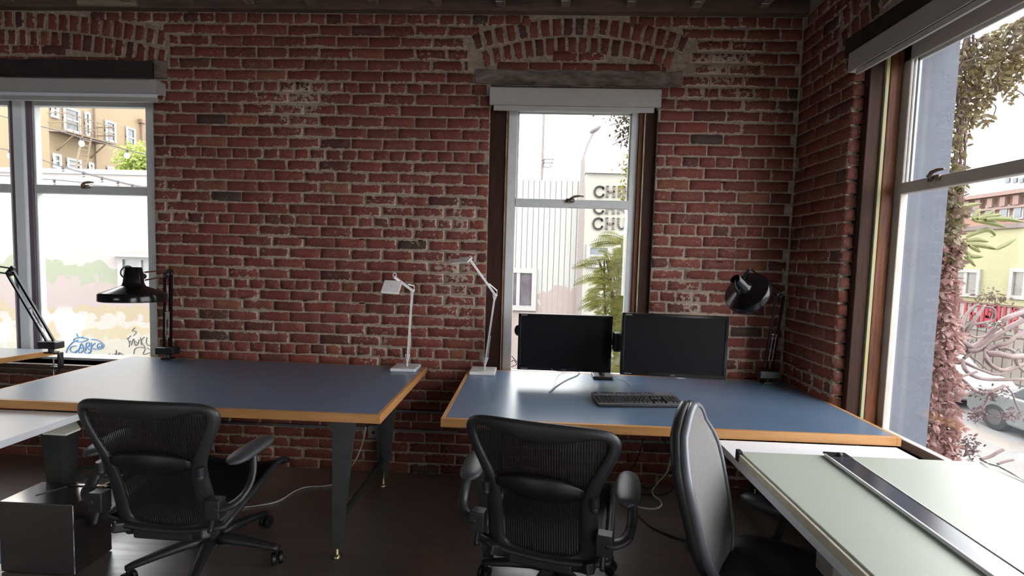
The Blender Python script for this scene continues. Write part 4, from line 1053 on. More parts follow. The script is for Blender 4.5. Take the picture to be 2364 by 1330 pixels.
# ---- painted wall across the yard
MY = 14.0
def mural_material():
    m, nt, p = newmat('mural_paint')
    v = coords(nt); s = N(nt, 'ShaderNodeSeparateXYZ'); nt.links.new(v, s.inputs[0]); X_, Z_ = mathn(nt, 'SUBTRACT', s.outputs[0], 8.0), mathn(nt, 'ADD', s.outputs[2], -2.6)
    nz = mathn(nt, 'SUBTRACT', noisen(nt, v, 1.1, 5, .55, .5), .5)
    vo = N(nt, 'ShaderNodeTexVoronoi'); vo.inputs['Scale'].default_value = 2.2; nt.links.new(v, vo.inputs['Vector'])
    zz = mathn(nt, 'ADD', Z_, mathn(nt, 'ADD', mathn(nt, 'MULTIPLY', nz, .9), mathn(nt, 'MULTIPLY', vo.outputs[0], .45)))
    r = N(nt, 'ShaderNodeValToRGB'); r.color_ramp.interpolation = 'CONSTANT'
    nt.links.new(maprange(nt, zz, -3.0, 5.0), r.inputs[0])
    P = lambda z: (z+3)/8
    cols = [(-3.0,(.52,.50,.42)),(-1.05,(.50,.43,.30)),(-.72,(.52,.50,.45)),(-.42,(.46,.39,.27)),(-.10,(.45,.385,.37)),(.62,(.36,.39,.29)),(1.16,(.53,.48,.45))]
    el = r.color_ramp.elements
    el[0].position = 0; el[0].color = (*cols[0][1], 1); el[1].position = P(cols[-1][0]); el[1].color = (*cols[-1][1], 1)
    for z, c in cols[1:-1]:
        e = el.new(P(z)); e.color = (*c, 1)
    base = r.outputs[0]
    # sky-blue and white cloud patches
    cl = maprange(nt, noisen(nt, v, .9, 3, .5), .56, .58)
    lowm = maprange(nt, Z_, -.35, -.55)
    base = mixc(nt, mathn(nt, 'MULTIPLY', cl, lowm), base, (.58,.57,.54,1))
    # ribbed metal cladding on the right part
    rib = mathn(nt, 'LESS_THAN', mathn(nt, 'FRACT', mathn(nt, 'DIVIDE', X_, .158)), .13)
    right = mathn(nt, 'GREATER_THAN', X_, -1.8)
    patch = maprange(nt, mathn(nt, 'ADD', zz, mathn(nt, 'MULTIPLY', nz, 1.2)), .62, .66)
    white = mixc(nt, patch, (.50,.42,.39,1), (.60,.60,.57,1))
    ribc = mixc(nt, mathn(nt, 'MULTIPLY', rib, mathn(nt, 'ADD', mathn(nt, 'MULTIPLY', patch, .7), .25)), white, (.20,.18,.17,1))
    nt.links.new(mixc(nt, 1.0, mixc(nt, right, base, ribc), (.455,.45,.445,1), 'MULTIPLY'), p.inputs['Base Color'])
    p.inputs['Roughness'].default_value = .85; p.inputs['Specular IOR Level'].default_value = .15
    return m
mt_ = at(77, 390, Y=MY).z
o = thing('mural_building', 'long pale painted building across the yard, with cloud mural and ribbed white metal cladding', 'building', (-8, MY, GZ)); of = Vector(o.location)
cx_ = at(1346, 500, Y=MY).x
MB().box((-34, MY, GZ), (cx_, MY+5, mt_)).build('painted_wall', mural_material(), o, off=of)
WCAP = plain('parapet_cap', (.70,.69,.66,1), .6)
MB().box((-34, MY-.06, mt_-.12), (-1.8, MY+.2, mt_+.02)).build('parapet_cap', WCAP, o, off=of)
OG = plain('far_glass', (.16,.19,.21,1), .12, 0, .2, 3, spec=.7); WTRIM = plain('far_white_trim', (.66,.65,.62,1), .6)
def win_on(parent, of, corner, corner2, plane, val, mat=OG, trim=WTRIM, tw=.10, name='window', cols=1, sash=True, sign=-1):
    "rectangular window on the plane X=val or Y=val between two photo pixels"
    a = at(*corner, **{plane: val}); b = at(*corner2, **{plane: val})
    i = 1 if plane == 'X' else 0
    lo, hi = min(a[i], b[i]), max(a[i], b[i]); z0, z1 = min(a.z, b.z), max(a.z, b.z)
    m = MB(); g = MB()
    def bx(mb, u0, u1, w0, w1, d0, d1):
        if plane == 'X': mb.box((min(val+sign*d0, val+sign*d1), u0, w0), (max(val+sign*d0, val+sign*d1), u1, w1))
        else: mb.box((u0, min(val+sign*d0, val+sign*d1), w0), (u1, max(val+sign*d0, val+sign*d1), w1))
    bx(m, lo-tw, hi+tw, z1, z1+tw, -.02, .07); bx(m, lo-tw, hi+tw, z0-tw, z0, -.02, .09); bx(m, lo-tw, lo, z0, z1, -.02, .07); bx(m, hi, hi+tw, z0, z1, -.02, .07)
    for c in range(1, cols): u = lo+(hi-lo)*c/cols; bx(m, u-.05, u+.05, z0, z1, -.02, .06)
    if sash: bx(m, lo, hi, (z0+z1)/2-.03, (z0+z1)/2+.03, -.02, .055)
    f = m.build(name, trim, parent, off=of); bx(g, lo, hi, z0, z1, -.02, .02); g.build('pane', mat, f, off=of)
    return f
HANG = plain('shop_clutter', (.10,.08,.10,1), .3, 0, .3, 2, c2=(.25,.22,.25,1))
win_on(o, of, (1166, 629), (1226, 706), 'Y', MY, HANG, WTRIM, .14, cols=2, sash=False)
win_on(o, of, (287, 599), (366, 668), 'Y', MY, plain('curtain_pane', (.42,.44,.42,1), .3, 0, .1, 2), WTRIM, .16, cols=2, sash=False)
a = at(272, 586, Y=MY); MB().box((a.x-.1, MY-.45, a.z-.07), (a.x+1.6, MY, a.z)).build('canopy', WTRIM, o, off=of)
def strokes(parent, of, polys, plane, val, wpx, mat, name):
    m = MB()
    for pl in polys:
        pts = smooth_path([at(x, y, **{plane: val}) for x, y in pl], 5) if len(pl) > 2 else [at(x, y, **{plane: val}) for x, y in pl]
        m.tube(pts, wpx*val/1108*.5, 6)
    return m.build(name, mat, parent, off=of)
BLUEP = plain('blue_spray', (.03,.21,.50,1), .7); DKP = plain('dark_spray', (.10,.085,.12,1), .7)
c4 = lambda x, y: (x*.376, 400+y*.376)
strokes(o, of, [[c4(*q) for q in L] for L in (
  [(470,985),(480,1005),(520,1012),(540,1020),(500,1035),(455,1030),(460,1015),(510,1005)],
  [(470,1060),(440,1065),(430,1085),(450,1100),(480,1085)],[(480,1095),(500,1045),(515,1085)],[(488,1075),(515,1070)],[(525,1090),(530,1045),(548,1042),(545,1062),(528,1066),(550,1085)],
  [(560,1040),(558,1090)],[(585,1042),(560,1068),(590,1082)],[(600,1070),(625,1062),(615,1045),(598,1055),(602,1080),(632,1070),(634,1050),(600,1025),(560,1020)],
  [(430,1110),(460,1108),(475,1085),(490,1108),(510,1088),(530,1108),(560,1092),(540,1115)],[(405,1110),(415,1075),(450,1035),(480,1025)])], 'Y', MY-.01, 2.4, BLUEP, 'blue_tag')
c5_ = lambda x, y: (200+x/4.75, 580+y/4.75)
strokes(o, of, [[c5_(*q) for q in L] for L in (
  [(530,838),(500,872),(545,885),(510,930)],[(440,950),(470,1000),(465,1050)],[(450,960),(485,925)],[(460,1000),(490,985)],[(490,1030),(515,960),(530,1030),(560,1020),(575,970)],[(520,985),(560,1010),(540,1030),(525,1015)],
  [(590,945),(600,1030)],[(635,940),(598,985),(640,1055)],[(660,945),(655,1010),(690,1035),(712,1000),(715,940)],[(765,955),(725,985),(722,1040),(765,1075)],
  [(515,1130),(530,1070),(590,1052),(640,1070),(620,1130),(700,1110),(740,1100)],[(660,1060),(730,1105),(690,1140)],
  [(245,1120),(265,1180),(285,1130),(300,1178),(310,1120)],[(320,1170),(325,1085),(330,1170)],[(345,1165),(350,1115),(370,1120),(350,1140),(375,1160)],[(375,1120),(410,1145)])], 'Y', MY-.01, 1.6, DKP, 'dark_tag')
# ---- church wall with lettering
o = thing('church_building', 'cream building with large grey serif lettering, seen at the right of the centre window', 'building', (cx_+3, MY-.4, GZ)); of = Vector(o.location)
ct = at(1400, 397, Y=13.6).z
CRM = plain('cream_wall', (.60,.59,.50,1), .8, 0, .04, .6)
MB().box((cx_+.01, 13.6, GZ), (9.0, 22, ct)).build('cream_wall', CRM, o, off=of)
MB().box((cx_+.01, 13.5, ct-.05), (9.0, 22, ct+.05)).build('roof_edge', WTRIM, o, off=of)
LET = plain('grey_letters', (.20,.165,.15,1), .6)
GL = {'C': ([[(.88,.72),(.80,.92),(.5,1),(.2,.85),(.08,.5),(.2,.15),(.5,0),(.8,.08),(.9,.28)]], [(.88,.70,.88,.98)]),
 'H': ([[(.2,0),(.2,1)],[(.8,0),(.8,1)],[(.2,.5),(.8,.5)]], [(.06,0,.34,0),(.06,1,.34,1),(.66,0,.94,0),(.66,1,.94,1)]),
 'I': ([[(.5,0),(.5,1)]], [(.32,0,.68,0),(.32,1,.68,1)]),
 'N': ([[(.2,0),(.2,1)],[(.2,1),(.8,0)],[(.8,0),(.8,1)]], [(.06,0,.34,0),(.06,1,.3,1),(.66,1,.94,1)]),
 'R': ([[(.2,0),(.2,1)],[(.2,1),(.6,1),(.78,.76),(.6,.5),(.2,.5)],[(.5,.5),(.88,0)]], [(.06,0,.34,0)]),
 'U': ([[(.2,1),(.2,.3),(.5,0),(.8,.3),(.8,1)]], [(.06,1,.34,1),(.66,1,.94,1)]),
 'A': ([[(.08,0),(.2,1),(.8,1),(.92,0)],[(.2,.45),(.85,.45)]], []), 'L': ([[(.25,1),(.25,0),(.85,0)]], []), 'F': ([[(.2,0),(.2,1),(.85,1)],[(.2,.55),(.7,.55)]], []), 'O': ([[(.15,.02),(.15,1),(.85,1),(.85,.02),(.15,.02)]], [])}
def letter_at(m, ch, fn, w, h, tk, serif=True):
    st, sr = GL[ch]
    for pl in st:
        pts = [fn(a*w, b*h) for a, b in pl]
        if len(pl) > 3 and serif: pts = smooth_path(pts, 4)
        for p, q in zip(pts, pts[1:]): m.bar(p, q+(q-p).normalized()*tk*.3, tk, .03, (0,-1,0) if serif else (-1,0,0))
    if serif:
        for a, b, c, d in sr: m.bar(fn(a*w, b*h), fn(c*w, d*h), tk*.4, .03, (0,-1,0))
for word, x0, yb, hpx, adv in (('CHIN', 1370, 455, 24, (0,26.5,24,14)), ('CHRI', 1369, 493, 24, (0,26.5,27,25)), ('CHU', 1367, 529, 25, (0,28,27))):
    m = MB(); x = x0
    for ch, ad in zip(word, adv):
        x += ad if ch != 'I' else ad
        b0 = at(x, yb, Y=13.58)
        sc = 13.58/1108
        wd = 25*sc
        if ch == 'I': fn = lambda a, b, b0=b0: Vector((b0.x+a*.9-.0, 13.57, b0.z+b))
        else: fn = lambda a, b, b0=b0: Vector((b0.x+a, 13.57, b0.z+b))
        letter_at(m, ch, fn, wd if ch != 'I' else wd*.7, hpx*sc, .052)
    m.build('lettering', LET, o, off=of)
win_on(o, of, (1362, 572), (1400, 610), 'Y', 13.6, OG, WTRIM, .10)
# ---- tan apartment building with fire escape
TX = at(113, 300, Y=26).x
o = thing('apartment_building', 'tan stucco apartment building with fire escape, beyond the mural wall through the left window', 'building', (TX-4, 30, GZ)); of = Vector(o.location)
TAN = plain('tan_stucco', (.47,.35,.20,1), .85, 0, .05, .5)
MB().box((TX-16, 26, GZ), (TX, 44, 15)).build('stucco_wall', TAN, o, off=of)
for a, b in (((145,249),(184,306)),((194,262),(208,311)),((117,240),(135,270)),((241,281),(266,327)),((289,296),(311,340)),((337,313),(352,352)),((118,357),(138,386)),((150,366),(184,392)),((200,378),(213,396)),((243,386),(266,398))):
    yy0 = at(*a, X=TX).y; a2 = a; 
    am, bm_ = at((a[0]+b[0])/2, (a[1]+b[1])/2, X=TX), None
    # vertical extent measured at the window's own middle so the frame stays level
    p0 = at(a[0], 300, X=TX).y; p1 = at(b[0], 300, X=TX).y
    zt = at((a[0]+b[0])/2, a[1]+(b[0]-a[0])*.16, X=TX).z; zb_ = at((a[0]+b[0])/2, b[1]-(b[0]-a[0])*.16, X=TX).z
    m = MB(); tw = .14; lo, hi = min(p0, p1), max(p0, p1)
    m.box((TX-.02, lo, zt), (TX+.08, hi, zt+tw)); m.box((TX-.02, lo, zb_-tw), (TX+.10, hi, zb_)); m.box((TX-.02, lo, zb_), (TX+.08, lo+tw, zt)); m.box((TX-.02, hi-tw, zb_), (TX+.08, hi, zt)); m.box((TX-.02, lo, (zt+zb_)/2-.05), (TX+.06, hi, (zt+zb_)/2+.05))
    f = m.build('window', WTRIM, o, off=of); MB().box((TX-.02, lo, zb_), (TX+.02, hi, zt)).build('pane', OG, f, off=of)
m = MB(); p = at(327, 285, X=TX+.1); m.tube([(TX+.12, p.y, -2), (TX+.12, p.y, p.z)], .07, 8); m.box((TX, p.y-.2, p.z), (TX+.3, p.y+.2, p.z+.25)); m.build('downpipe', plain('pipe_pink', (.42,.25,.17,1), .7), o, off=of)
m = MB(); p = at(219, 300, X=TX+.1); m.tube([(TX+.1, p.y, -2), (TX+.1, p.y, 14)], .05, 8); m.build('downpipe', plain('pipe_brown', (.28,.20,.13,1), .7), o, off=of)
FE = plain('fire_escape_iron', (.33,.23,.13,1), .6)
fe = None
m = MB(); ya_, yb__ = at(114, 295, X=TX+.1).y, at(228, 300, X=TX+.1).y; pz = at(150, 301, X=TX+1.0).z; xo = TX+1.1
m.box((TX, ya_, pz-.06), (xo, yb__, pz)); 
for h in (.45, .95): m.bar((xo, ya_, pz+h), (xo, yb__, pz+h), .05, .05); m.bar((TX, ya_, pz+h), (xo, ya_, pz+h), .05, .05); m.bar((TX, yb__, pz+h), (xo, yb__, pz+h), .05, .05)
y = ya_
while y < yb__: m.bar((xo, y, pz), (xo, y, pz+.95), .025, .025); y += .38
for y in (ya_+.5, yb__-.5): m.bar((xo, y, pz-.05), (TX, y, pz-1.0), .06, .06)
yl = at(208, 340, X=TX+1.0).y
for k in (0, .55): m.bar((xo-.1, yl-.4+k, pz+.3), (xo+.5, yl-1.8+k, pz-3.2), .07, .07)
for i in range(12):
    t_ = i/12; m.bar((xo-.1+.6*t_, yl-.4-1.4*t_, pz+.3-3.5*t_), (xo-.1+.6*t_, yl+.15-1.4*t_, pz+.3-3.5*t_), .05, .05)
m.build('fire_escape', FE, o, off=of)
# ---- foliage helper
def leafmesh(pts, size, name, mat, parent=None, off=None, aspect=.45, droop=.4, seed=1, cup=.2):
    r = random.Random(seed); m = MB()
    for p in pts:
        s = size*r.uniform(.6, 1.3); a = r.uniform(0, 2*pi); tl = r.uniform(-1.1, .7)
        d = Vector((cos(a)*cos(tl), sin(a)*cos(tl), sin(tl)-droop)).normalized()
        sd_ = d.cross(Vector((r.uniform(-1,1), r.uniform(-1,1), r.uniform(-.3,1)))).normalized(); n_ = d.cross(sd_)
        p = Vector(p); w_ = s*aspect/2
        vs = [p, p+d*s*.35+sd_*w_, p+d*s*.35-sd_*w_, p+d*s*.35-n_*s*cup*.3, p+d*s*.75+sd_*w_*.7, p+d*s*.75-sd_*w_*.7, p+d*s*.75-n_*s*cup*.3, p+d*s]
        m.add(vs, [(0,3,1),(0,2,3),(1,3,6,4),(3,2,5,6),(4,6,7),(6,5,7)])
    return m.build(name, mat, parent, off=off)
def leafmat(name, c1, c2, sc=14):
    m, nt, p = newmat(name); c1 = tuple(q*KO*1.5 for q in c1[:3])+(1,); c2 = tuple(q*KO*1.5 for q in c2[:3])+(1,)
    f = maprange(nt, noisen(nt, coords(nt), sc, 4, .7), .35, .65)
    nt.links.new(mixc(nt, f, c1, c2), p.inputs['Base Color']); p.inputs['Roughness'].default_value = .55
    tr = N(nt, 'ShaderNodeBsdfTranslucent'); nt.links.new(mixc(nt, f, c1, c2), tr.inputs[0])
    mx = N(nt, 'ShaderNodeMixShader'); mx.inputs[0].default_value = .35
    out = [n for n in nt.nodes if n.type == 'OUTPUT_MATERIAL'][0]
    nt.links.new(p.outputs[0], mx.inputs[1]); nt.links.new(tr.outputs[0], mx.inputs[2]); nt.links.new(mx.outputs[0], out.inputs[0])
    return m
# tree above the mural wall
o = thing('tree', 'bright green tree top showing above the mural wall in front of the tan building', 'tree', at(322, 380, Y=21) * 1.0); of = Vector(o.location); o.location.z = GZ; of = Vector(o.location)
c = at(330, 378, Y=21); pts = []
for _ in range(1500):
    a, b, r_ = rng.uniform(0, 2*pi), rng.uniform(-1, 1), rng.random()**.4
    q = sqrt(1-b*b); pts.append(c+Vector((q*cos(a)*.95, q*sin(a)*.9, b*.9))*r_*(1+.25*sin(a*5)))
leafmesh(pts, .20, 'foliage', leafmat('tree_leaf', (.30,.40,.06,1), (.42,.48,.12,1), 3), o, of, .5)
MB().tube([(c.x, 21, GZ), (c.x+.1, 21, c.z)], .12, 8).build('trunk', DKBEAM, o, off=of)
# string lights
WIREM = plain('wire_dark', (.10,.085,.09,1), .6)
BULBG = bpy.data.materials.new('bulb_lit'); BULBG.use_nodes = True; pb = BULBG.node_tree.nodes['Principled BSDF']; pb.inputs['Emission Color'].default_value = (1,.72,.36,1); pb.inputs['Emission Strength'].default_value = 2.2; pb.inputs['Base Color'].default_value = (.9,.8,.6,1)
def string_lights(label, pts, bulbs, Y, r=.008, lit=True, rb=.036):
    P3 = [at(x, y, Y=Y) for x, y in pts]
    o = thing('string_light', label, 'string lights', P3[len(P3)//2], group='outdoor string lights beyond the left window'); of = Vector(o.location)
    MB().tube(smooth_path(P3, 5), r, 6).build('cord', WIREM, o, off=of, smooth=True)
    for (x, y) in bulbs:
        p = at(x, y, Y=Y); m = MB(); m.tube([p+Vector((0,0,.005)), p+Vector((0,0,-.05))], .018, 8); sk = m.build('socket', WIREM, o, off=of, smooth='auto')
        if lit: MB().ball(p+Vector((0,0,-.085)), (rb, rb, rb*1.25)).build('bulb', BULBG, sk, off=of, smooth=True)
        else: MB().ball(p+Vector((0,0,-.065)), rb*.6).build('bulb', plain('bulb_off', (.5,.45,.4,1), .2), sk, off=of, smooth=True)
string_lights('upper string of outdoor bulbs crossing in front of the fire escape', [(-60,250),(0,267),(80,288),(140,303),(188,318),(240,331),(293,346),(347,360),(420,385)], [(188,318),(293,346)], 7.0)
string_lights('middle string of outdoor bulbs sagging over the mural wall top', [(-60,338),(0,343),(22,347),(40,351),(88,366),(145,386),(192,399),(235,411),(272,420),(305,428),(345,434),(420,442)], [(22,347),(88,366)], 7.4)
string_lights('faint string of unlit sockets on the middle sagging cord', [(145,384),(192,397),(235,409),(272,418),(305,426),(342,432)], [(145,384),(192,397),(235,409),(272,418),(305,426),(338,431)], 7.6, .004, False)
string_lights('lowest string of small unlit bulbs in front of the white wall top', [(-60,400),(0,405),(40,407),(85,413),(125,415),(193,422),(220,428),(255,430),(300,437),(420,450)], [(125,415),(193,422),(255,430)], 7.8, .007, False)
# ---- street lamp and utility mast
o = thing('street_lamp', 'tall pale street lamp with curved arm, seen through the centre window', 'street lamp', at(1338, 800, Y=11.5)); o.location.z = GZ; of = Vector(o.location)
PALEM = plain('pale_pole', (.42,.36,.33,1), .6)
pt = at(1346, 368, Y=11.5); pb_ = at(1338, 720, Y=11.5)
MB().tube([(pb_.x, 11.5, GZ), (pt.x, 11.5, pt.z)], [.085, .055], 14).build('pole', PALEM, o, off=of, smooth='auto')
ha = at(1373, 300, Y=11.5); MB().tube(smooth_path([(pt.x, 11.5, pt.z-.1), pt, at(1356, 335, Y=11.5), ha], 6), .028, 10).build('arm', PALEM, o, off=of, smooth=True)
m = MB(); m.ball((0,0,0), (.17,.10,.075), Matrix.Translation(at(1375, 297, Y=11.5)) @ Matrix.Rotation(radians(-38), 4, 'Y')); m.build('lamp_head', plain('lamp_head', (.40,.36,.36,1), .4), o, off=of, smooth=True)
o = thing('utility_pole', 'thin grey mast with a small lantern bracket rising behind the ribbed white wall', 'utility pole', at(1252, 408, Y=24.5)); o.location.z = GZ; of = Vector(o.location)
a, b = at(1251, 408, Y=24.5), at(1256, 255, Y=24.5)
MB().tube([(a.x, 24.5, GZ), b+Vector((0,0,1.5))], .07, 8).build('mast', plain('mast_grey', (.35,.30,.27,1), .7), o, off=of)
m = MB(); c0 = at(1252, 368, Y=24.4)
m.bar(c0, c0+Vector((.55,0,.02)), .05, .06); m.bar(c0+Vector((.55,0,-.02)), c0+Vector((.52,0,.28)), .04, .04); m.bar(c0+Vector((0,0,-.18)), c0+Vector((.50,0,-.16)), .05, .05); m.bar(c0+Vector((.08,0,-.38)), c0+Vector((.42,0,-.38)), .05, .05); m.bar(c0+Vector((.55,0,0)), c0+Vector((.42,0,-.38)), .05, .05); m.bar(c0+Vector((.1,0,0)), c0+Vector((.08,0,-.38)), .05, .05)
m.build('bracket', plain('bracket_grey', (.30,.27,.26,1), .7), o, off=of)
# ---- plants outside the centre window
def frond(m, p, d, L, w, n, r):
    d = Vector(d).normalized(); sd_ = d.cross(Vector((r.uniform(-.4,.4), -1, r.uniform(-.4,.4)))).normalized()
    pts = [p+d*L*t-Vector((0,0,L*.35*t*t)) for t in [i/6 for i in range(7)]]
    m.tube(pts, [.0035]*5+[.002, .001], 5)
    for i in range(n):
        t = .12+.86*i/n; q = p+d*L*t-Vector((0,0,L*.35*t*t)); s = w*sin(pi*min(.96, t*.82+.12))+.008
        for k in (-1, 1):
            e = (sd_*k+d*.55).normalized(); nn = e.cross(d).normalized(); u_ = nn.cross(e)*s*.09
            m.add([q, q+e*s*.4+u_, q+e*s-Vector((0,0,s*.15)), q+e*s*.4-u_], [(0,1,2,3)])
o = thing('climbing_plant', 'leafy green fern-like plant filling the lower right of the centre window', 'plant', (1.0, 4.2, GZ)); of = Vector(o.location)
m = MB(); r_ = random.Random(5)
for _ in range(430):
    py = r_.uniform(556, 880); xl = 1440-min(1, max(.05, (py-530)/80))*72+12*sin(py/23)
    px = r_.uniform(xl+18, 1475); Yp = r_.uniform(3.85, 4.35)
    p = at(px, py, Y=Yp); a = r_.uniform(-.9, 3.6) if px > 1400 else r_.uniform(2.0, 4.0)
    frond(m, p, (cos(a), r_.uniform(-.5,.3), sin(a)*.6+.15), r_.uniform(.08, .18), r_.uniform(.022, .038), 11, r_)
for (px, py, a) in ((1425,562,2.85),(1405,600,3.0),(1390,640,3.1),(1400,690,3.2),(1430,565,2.9),(1440,555,2.6),(1385,612,2.9)):
    frond(m, at(px, py, Y=3.9), (cos(a), -.1, sin(a)*.9), .24, .048, 15, r_)
m.build('fronds', leafmat('frond_leaf', (.24,.29,.05,1), (.42,.43,.13,1), 16), o, off=of)
pts = [at(1480-90*r_.random()**.8*min(1, .2+(yy-530)/120), yy, Y=r_.uniform(4.3, 4.7)) for yy in [r_.uniform(540, 885) for _ in range(2400)]]
pts = [q for q in pts]
leafmesh(pts, .05, 'foliage', leafmat('inner_leaf', (.30,.33,.10,1), (.16,.20,.05,1), 16), o, of, .4, seed=4)
m = MB()
for k in range(9):
    x = r_.uniform(1400, 1460); p = at(x, 870, Y=4.3); m.tube(smooth_path([(p.x+.3, 4.4, GZ), p, at(x-r_.uniform(-10, 30), 700, Y=4.2), at(x-r_.uniform(0, 40), 600, Y=4.1)], 4), .008, 6)
m.build('stem', plain('plant_stem', (.25,.17,.10,1), .7), o, off=of)
o = thing('creeper', 'dark creeper with yellow leaves hanging at the upper right of the centre window', 'plant', at(1440, 300, Y=3.9)); of = Vector(o.location)
pts = []
for _ in range(650):
    py = r_.uniform(262, 345); px = 1480-abs(r_.gauss(0, 1))*34*(1-.6*(py-262)/83); pts.append(at(px, py, Y=r_.uniform(3.8, 4.1)))
leafmesh(pts, .032, 'foliage', leafmat('creeper_dark', (.05,.045,.03,1), (.14,.11,.05,1), 22), o, of, .6, seed=9)
pts = []
for _ in range(420):
    py = r_.uniform(355, 470); px = 1478-abs(r_.gauss(0, 1))*20; pts.append(at(px, py, Y=r_.uniform(3.8, 4.1)))
leafmesh(pts, .035, 'yellow_leaves', leafmat('creeper_yellow', (.48,.42,.04,1), (.25,.24,.05,1), 16), o, of, .5, seed=12)
m = MB()
for k in range(7): m.tube(smooth_path([at(1485, 250+k*9, Y=4.0), at(1450+r_.uniform(-15,8), 275+k*8, Y=3.95), at(1425+r_.uniform(-20,12), 290+k*9, Y=3.9)], 4), .004, 5)
m.tube(smooth_path([at(1480, 300, Y=4.0), at(1470, 380, Y=4.0), at(1474, 470, Y=4.0), at(1478, 560, Y=4.1)], 4), .008, 6)
m.build('stem', DKBEAM, o, off=of)
# curly dark wire at the lower left of the centre window
tag(MB().tube(smooth_path([at(1205, 846, Y=3.45), at(1190, 832, Y=3.45), at(1180, 822, Y=3.45), at(1172, 830, Y=3.45), at(1176, 838, Y=3.45), at(1186, 832, Y=3.45), at(1192, 842, Y=3.45), at(1177, 848, Y=3.45), at(1176, 853, Y=3.45), at(1194, 852, Y=3.45)], 5), .003, 6).build('bent_wire', WIREM, None, smooth=True), 'curly bent wire outside the bottom left of the centre window', 'wire')
# ---- creeper on the outer corner beyond the right window
o = thing('creeper', 'pink and brown creeper climbing the grey outer corner beyond the right window', 'plant', (2.3, 2.72, GZ)); of = Vector(o.location)
def scatter(n, fn):
    out = []
    while len(out) < n:
        q = fn()
        if q is not None: out.append(q)
    return out
def ex(py): return 2215+(100-py)*.0798     # outer corner of the jamb in the photo
def f_low():
    py = r_.uniform(560, 1062); wv = 35+45*max(0, (py-640)/400)+10*sin(py/17); t_ = r_.random()**1.3; Yp = 2.65+r_.uniform(0, .14)
    return at(ex(py)-2+t_*wv, py, Y=Yp)
def f_mid():
    py = r_.uniform(380, 620); return at(ex(py)-2+r_.random()**1.4*42, py, Y=2.65+r_.uniform(0, .14))
def f_top():
    px, py = r_.uniform(2196, 2420), r_.uniform(20, 470); t_ = (px-2210)/155
    top = 110-75*t_; bot = 440-250*t_**.45 if t_ > 0 else 460
    if px < ex(py)-6 or py < top or py > bot+25*sin(px/9): return None
    if r_.random() < .55*max(0, (py-(bot-90))/90): return None
    return at(px, py, Y=2.66+r_.uniform(0, .22))
leafmesh(scatter(2600, f_low), .040, 'pink_leaves', leafmat('creeper_pink', (.56,.31,.29,1), (.38,.22,.18,1), 18), o, of, .6, seed=21)
leafmesh(scatter(700, f_mid), .042, 'mid_leaves', leafmat('creeper_mid', (.42,.26,.25,1), (.20,.23,.05,1), 10), o, of, .6, seed=22)
leafmesh(scatter(2600, f_top), .036, 'upper_leaves', leafmat('creeper_brown', (.20,.15,.10,1), (.38,.30,.12,1), 14), o, of, .5, seed=23)
m = MB()
for k in range(46):
    q = None
    while q is None: q = f_top()
    d = Vector((r_.uniform(-.12,.12), r_.uniform(-.05,.05), r_.uniform(-.14,.06)))
    m.tube(smooth_path([q, q+d*.5+Vector((.02,0,.02)), q+d+Vector((r_.uniform(-.03,.03),0,0))], 4), .0035, 5)
for k in range(5):
    x = k*6; m.tube(smooth_path([at(ex(y_)+8+x+6*sin(y_/40+k), y_, Y=2.72) for y_ in range(80, 1060, 90)], 3), .006, 6)
m.build('vine_stem', plain('vine_stem', (.25,.16,.13,1), .7), o, off=of)
# big lobed fern leaves
o = thing('staghorn_fern', 'large lobed yellow-green fern leaves spreading past the grey corner through the right window', 'plant', at(2200, 560, Y=2.8)); of = Vector(o.location)
FERN = leafmat('fern_leaf', (.33,.33,.08,1), (.22,.25,.07,1), 9)
def blade(m, pts, wmax, Y):
    P3 = [at(x, y, Y=Y+.03*i) for i, (x, y) in enumerate(pts)]; Q = smooth_path(P3, 5); n = len(Q); b0 = len(m.v)
    for i, q in enumerate(Q):
        t_ = i/(n-1); tg = (Q[min(i+1, n-1)]-Q[max(i-1, 0)]).normalized(); s_ = tg.cross(Vector((0,-1,0))).normalized(); w_ = wmax*sin(pi*min(.98, .12+.86*t_))**.7
        m.v += [tuple(q+s_*w_), tuple(q-Vector((0,.006,0))), tuple(q-s_*w_)]
    for i in range(n-1):
        a = b0+i*3; m.f += [(a, a+1, a+4, a+3), (a+1, a+2, a+5, a+4)]
c6 = lambda x, y: (2120+x/5.115, 380+y/5.115)
for L in ([(520,500),(600,480),(740,460)],[(640,640),(700,560),(745,530)],[(700,640),(800,600),(900,540)],[(640,640),(850,610),(980,590)],[(620,645),(900,640),(1050,650),(1110,600)],[(650,660),(900,700),(1020,740)],[(800,650),(1000,640),(1248,680)],
          [(560,860),(700,800),(830,770),(905,830),(860,855)],[(560,900),(700,890),(825,910)],[(520,940),(760,960),(920,1000)],[(600,960),(680,1000),(730,1030)],[(540,1010),(620,1080),(760,1090)],[(540,1080),(610,1130),(670,1200)],[(490,1050),(500,1150),(520,1240)],[(600,1100),(560,1040),(500,960)],[(920,1000),(1000,960),(1060,930),(1150,880)]):
    m = MB(); blade(m, [c6(*q) for q in L], .013, 2.82); m.build('leaf', FERN, o, off=of, solid=.001)
m = MB()
m.tube(smooth_path([at(*c6(*q), Y=2.8) for q in ((430,280),(425,500),(410,650),(360,800))], 5), .003, 6); m.build('stem', plain('fern_stem', (.55,.38,.25,1), .6), o, off=of)
for L in ([(360,380),(330,500),(430,560)],[(470,500),(500,430),(450,530)],[(350,840),(420,820),(490,845)],[(320,930),(380,960),(440,940)],[(350,1000),(400,1080),(440,1020)],[(300,1150),(350,1180),(330,1260)],[(330,420),(400,430),(470,560)]):
    m = MB(); blade(m, [c6(*q) for q in L], .012, 2.72); m.build('leaf', plain('bright_leaf', (.36,.42,.06,1), .5), o, off=of, solid=.001)
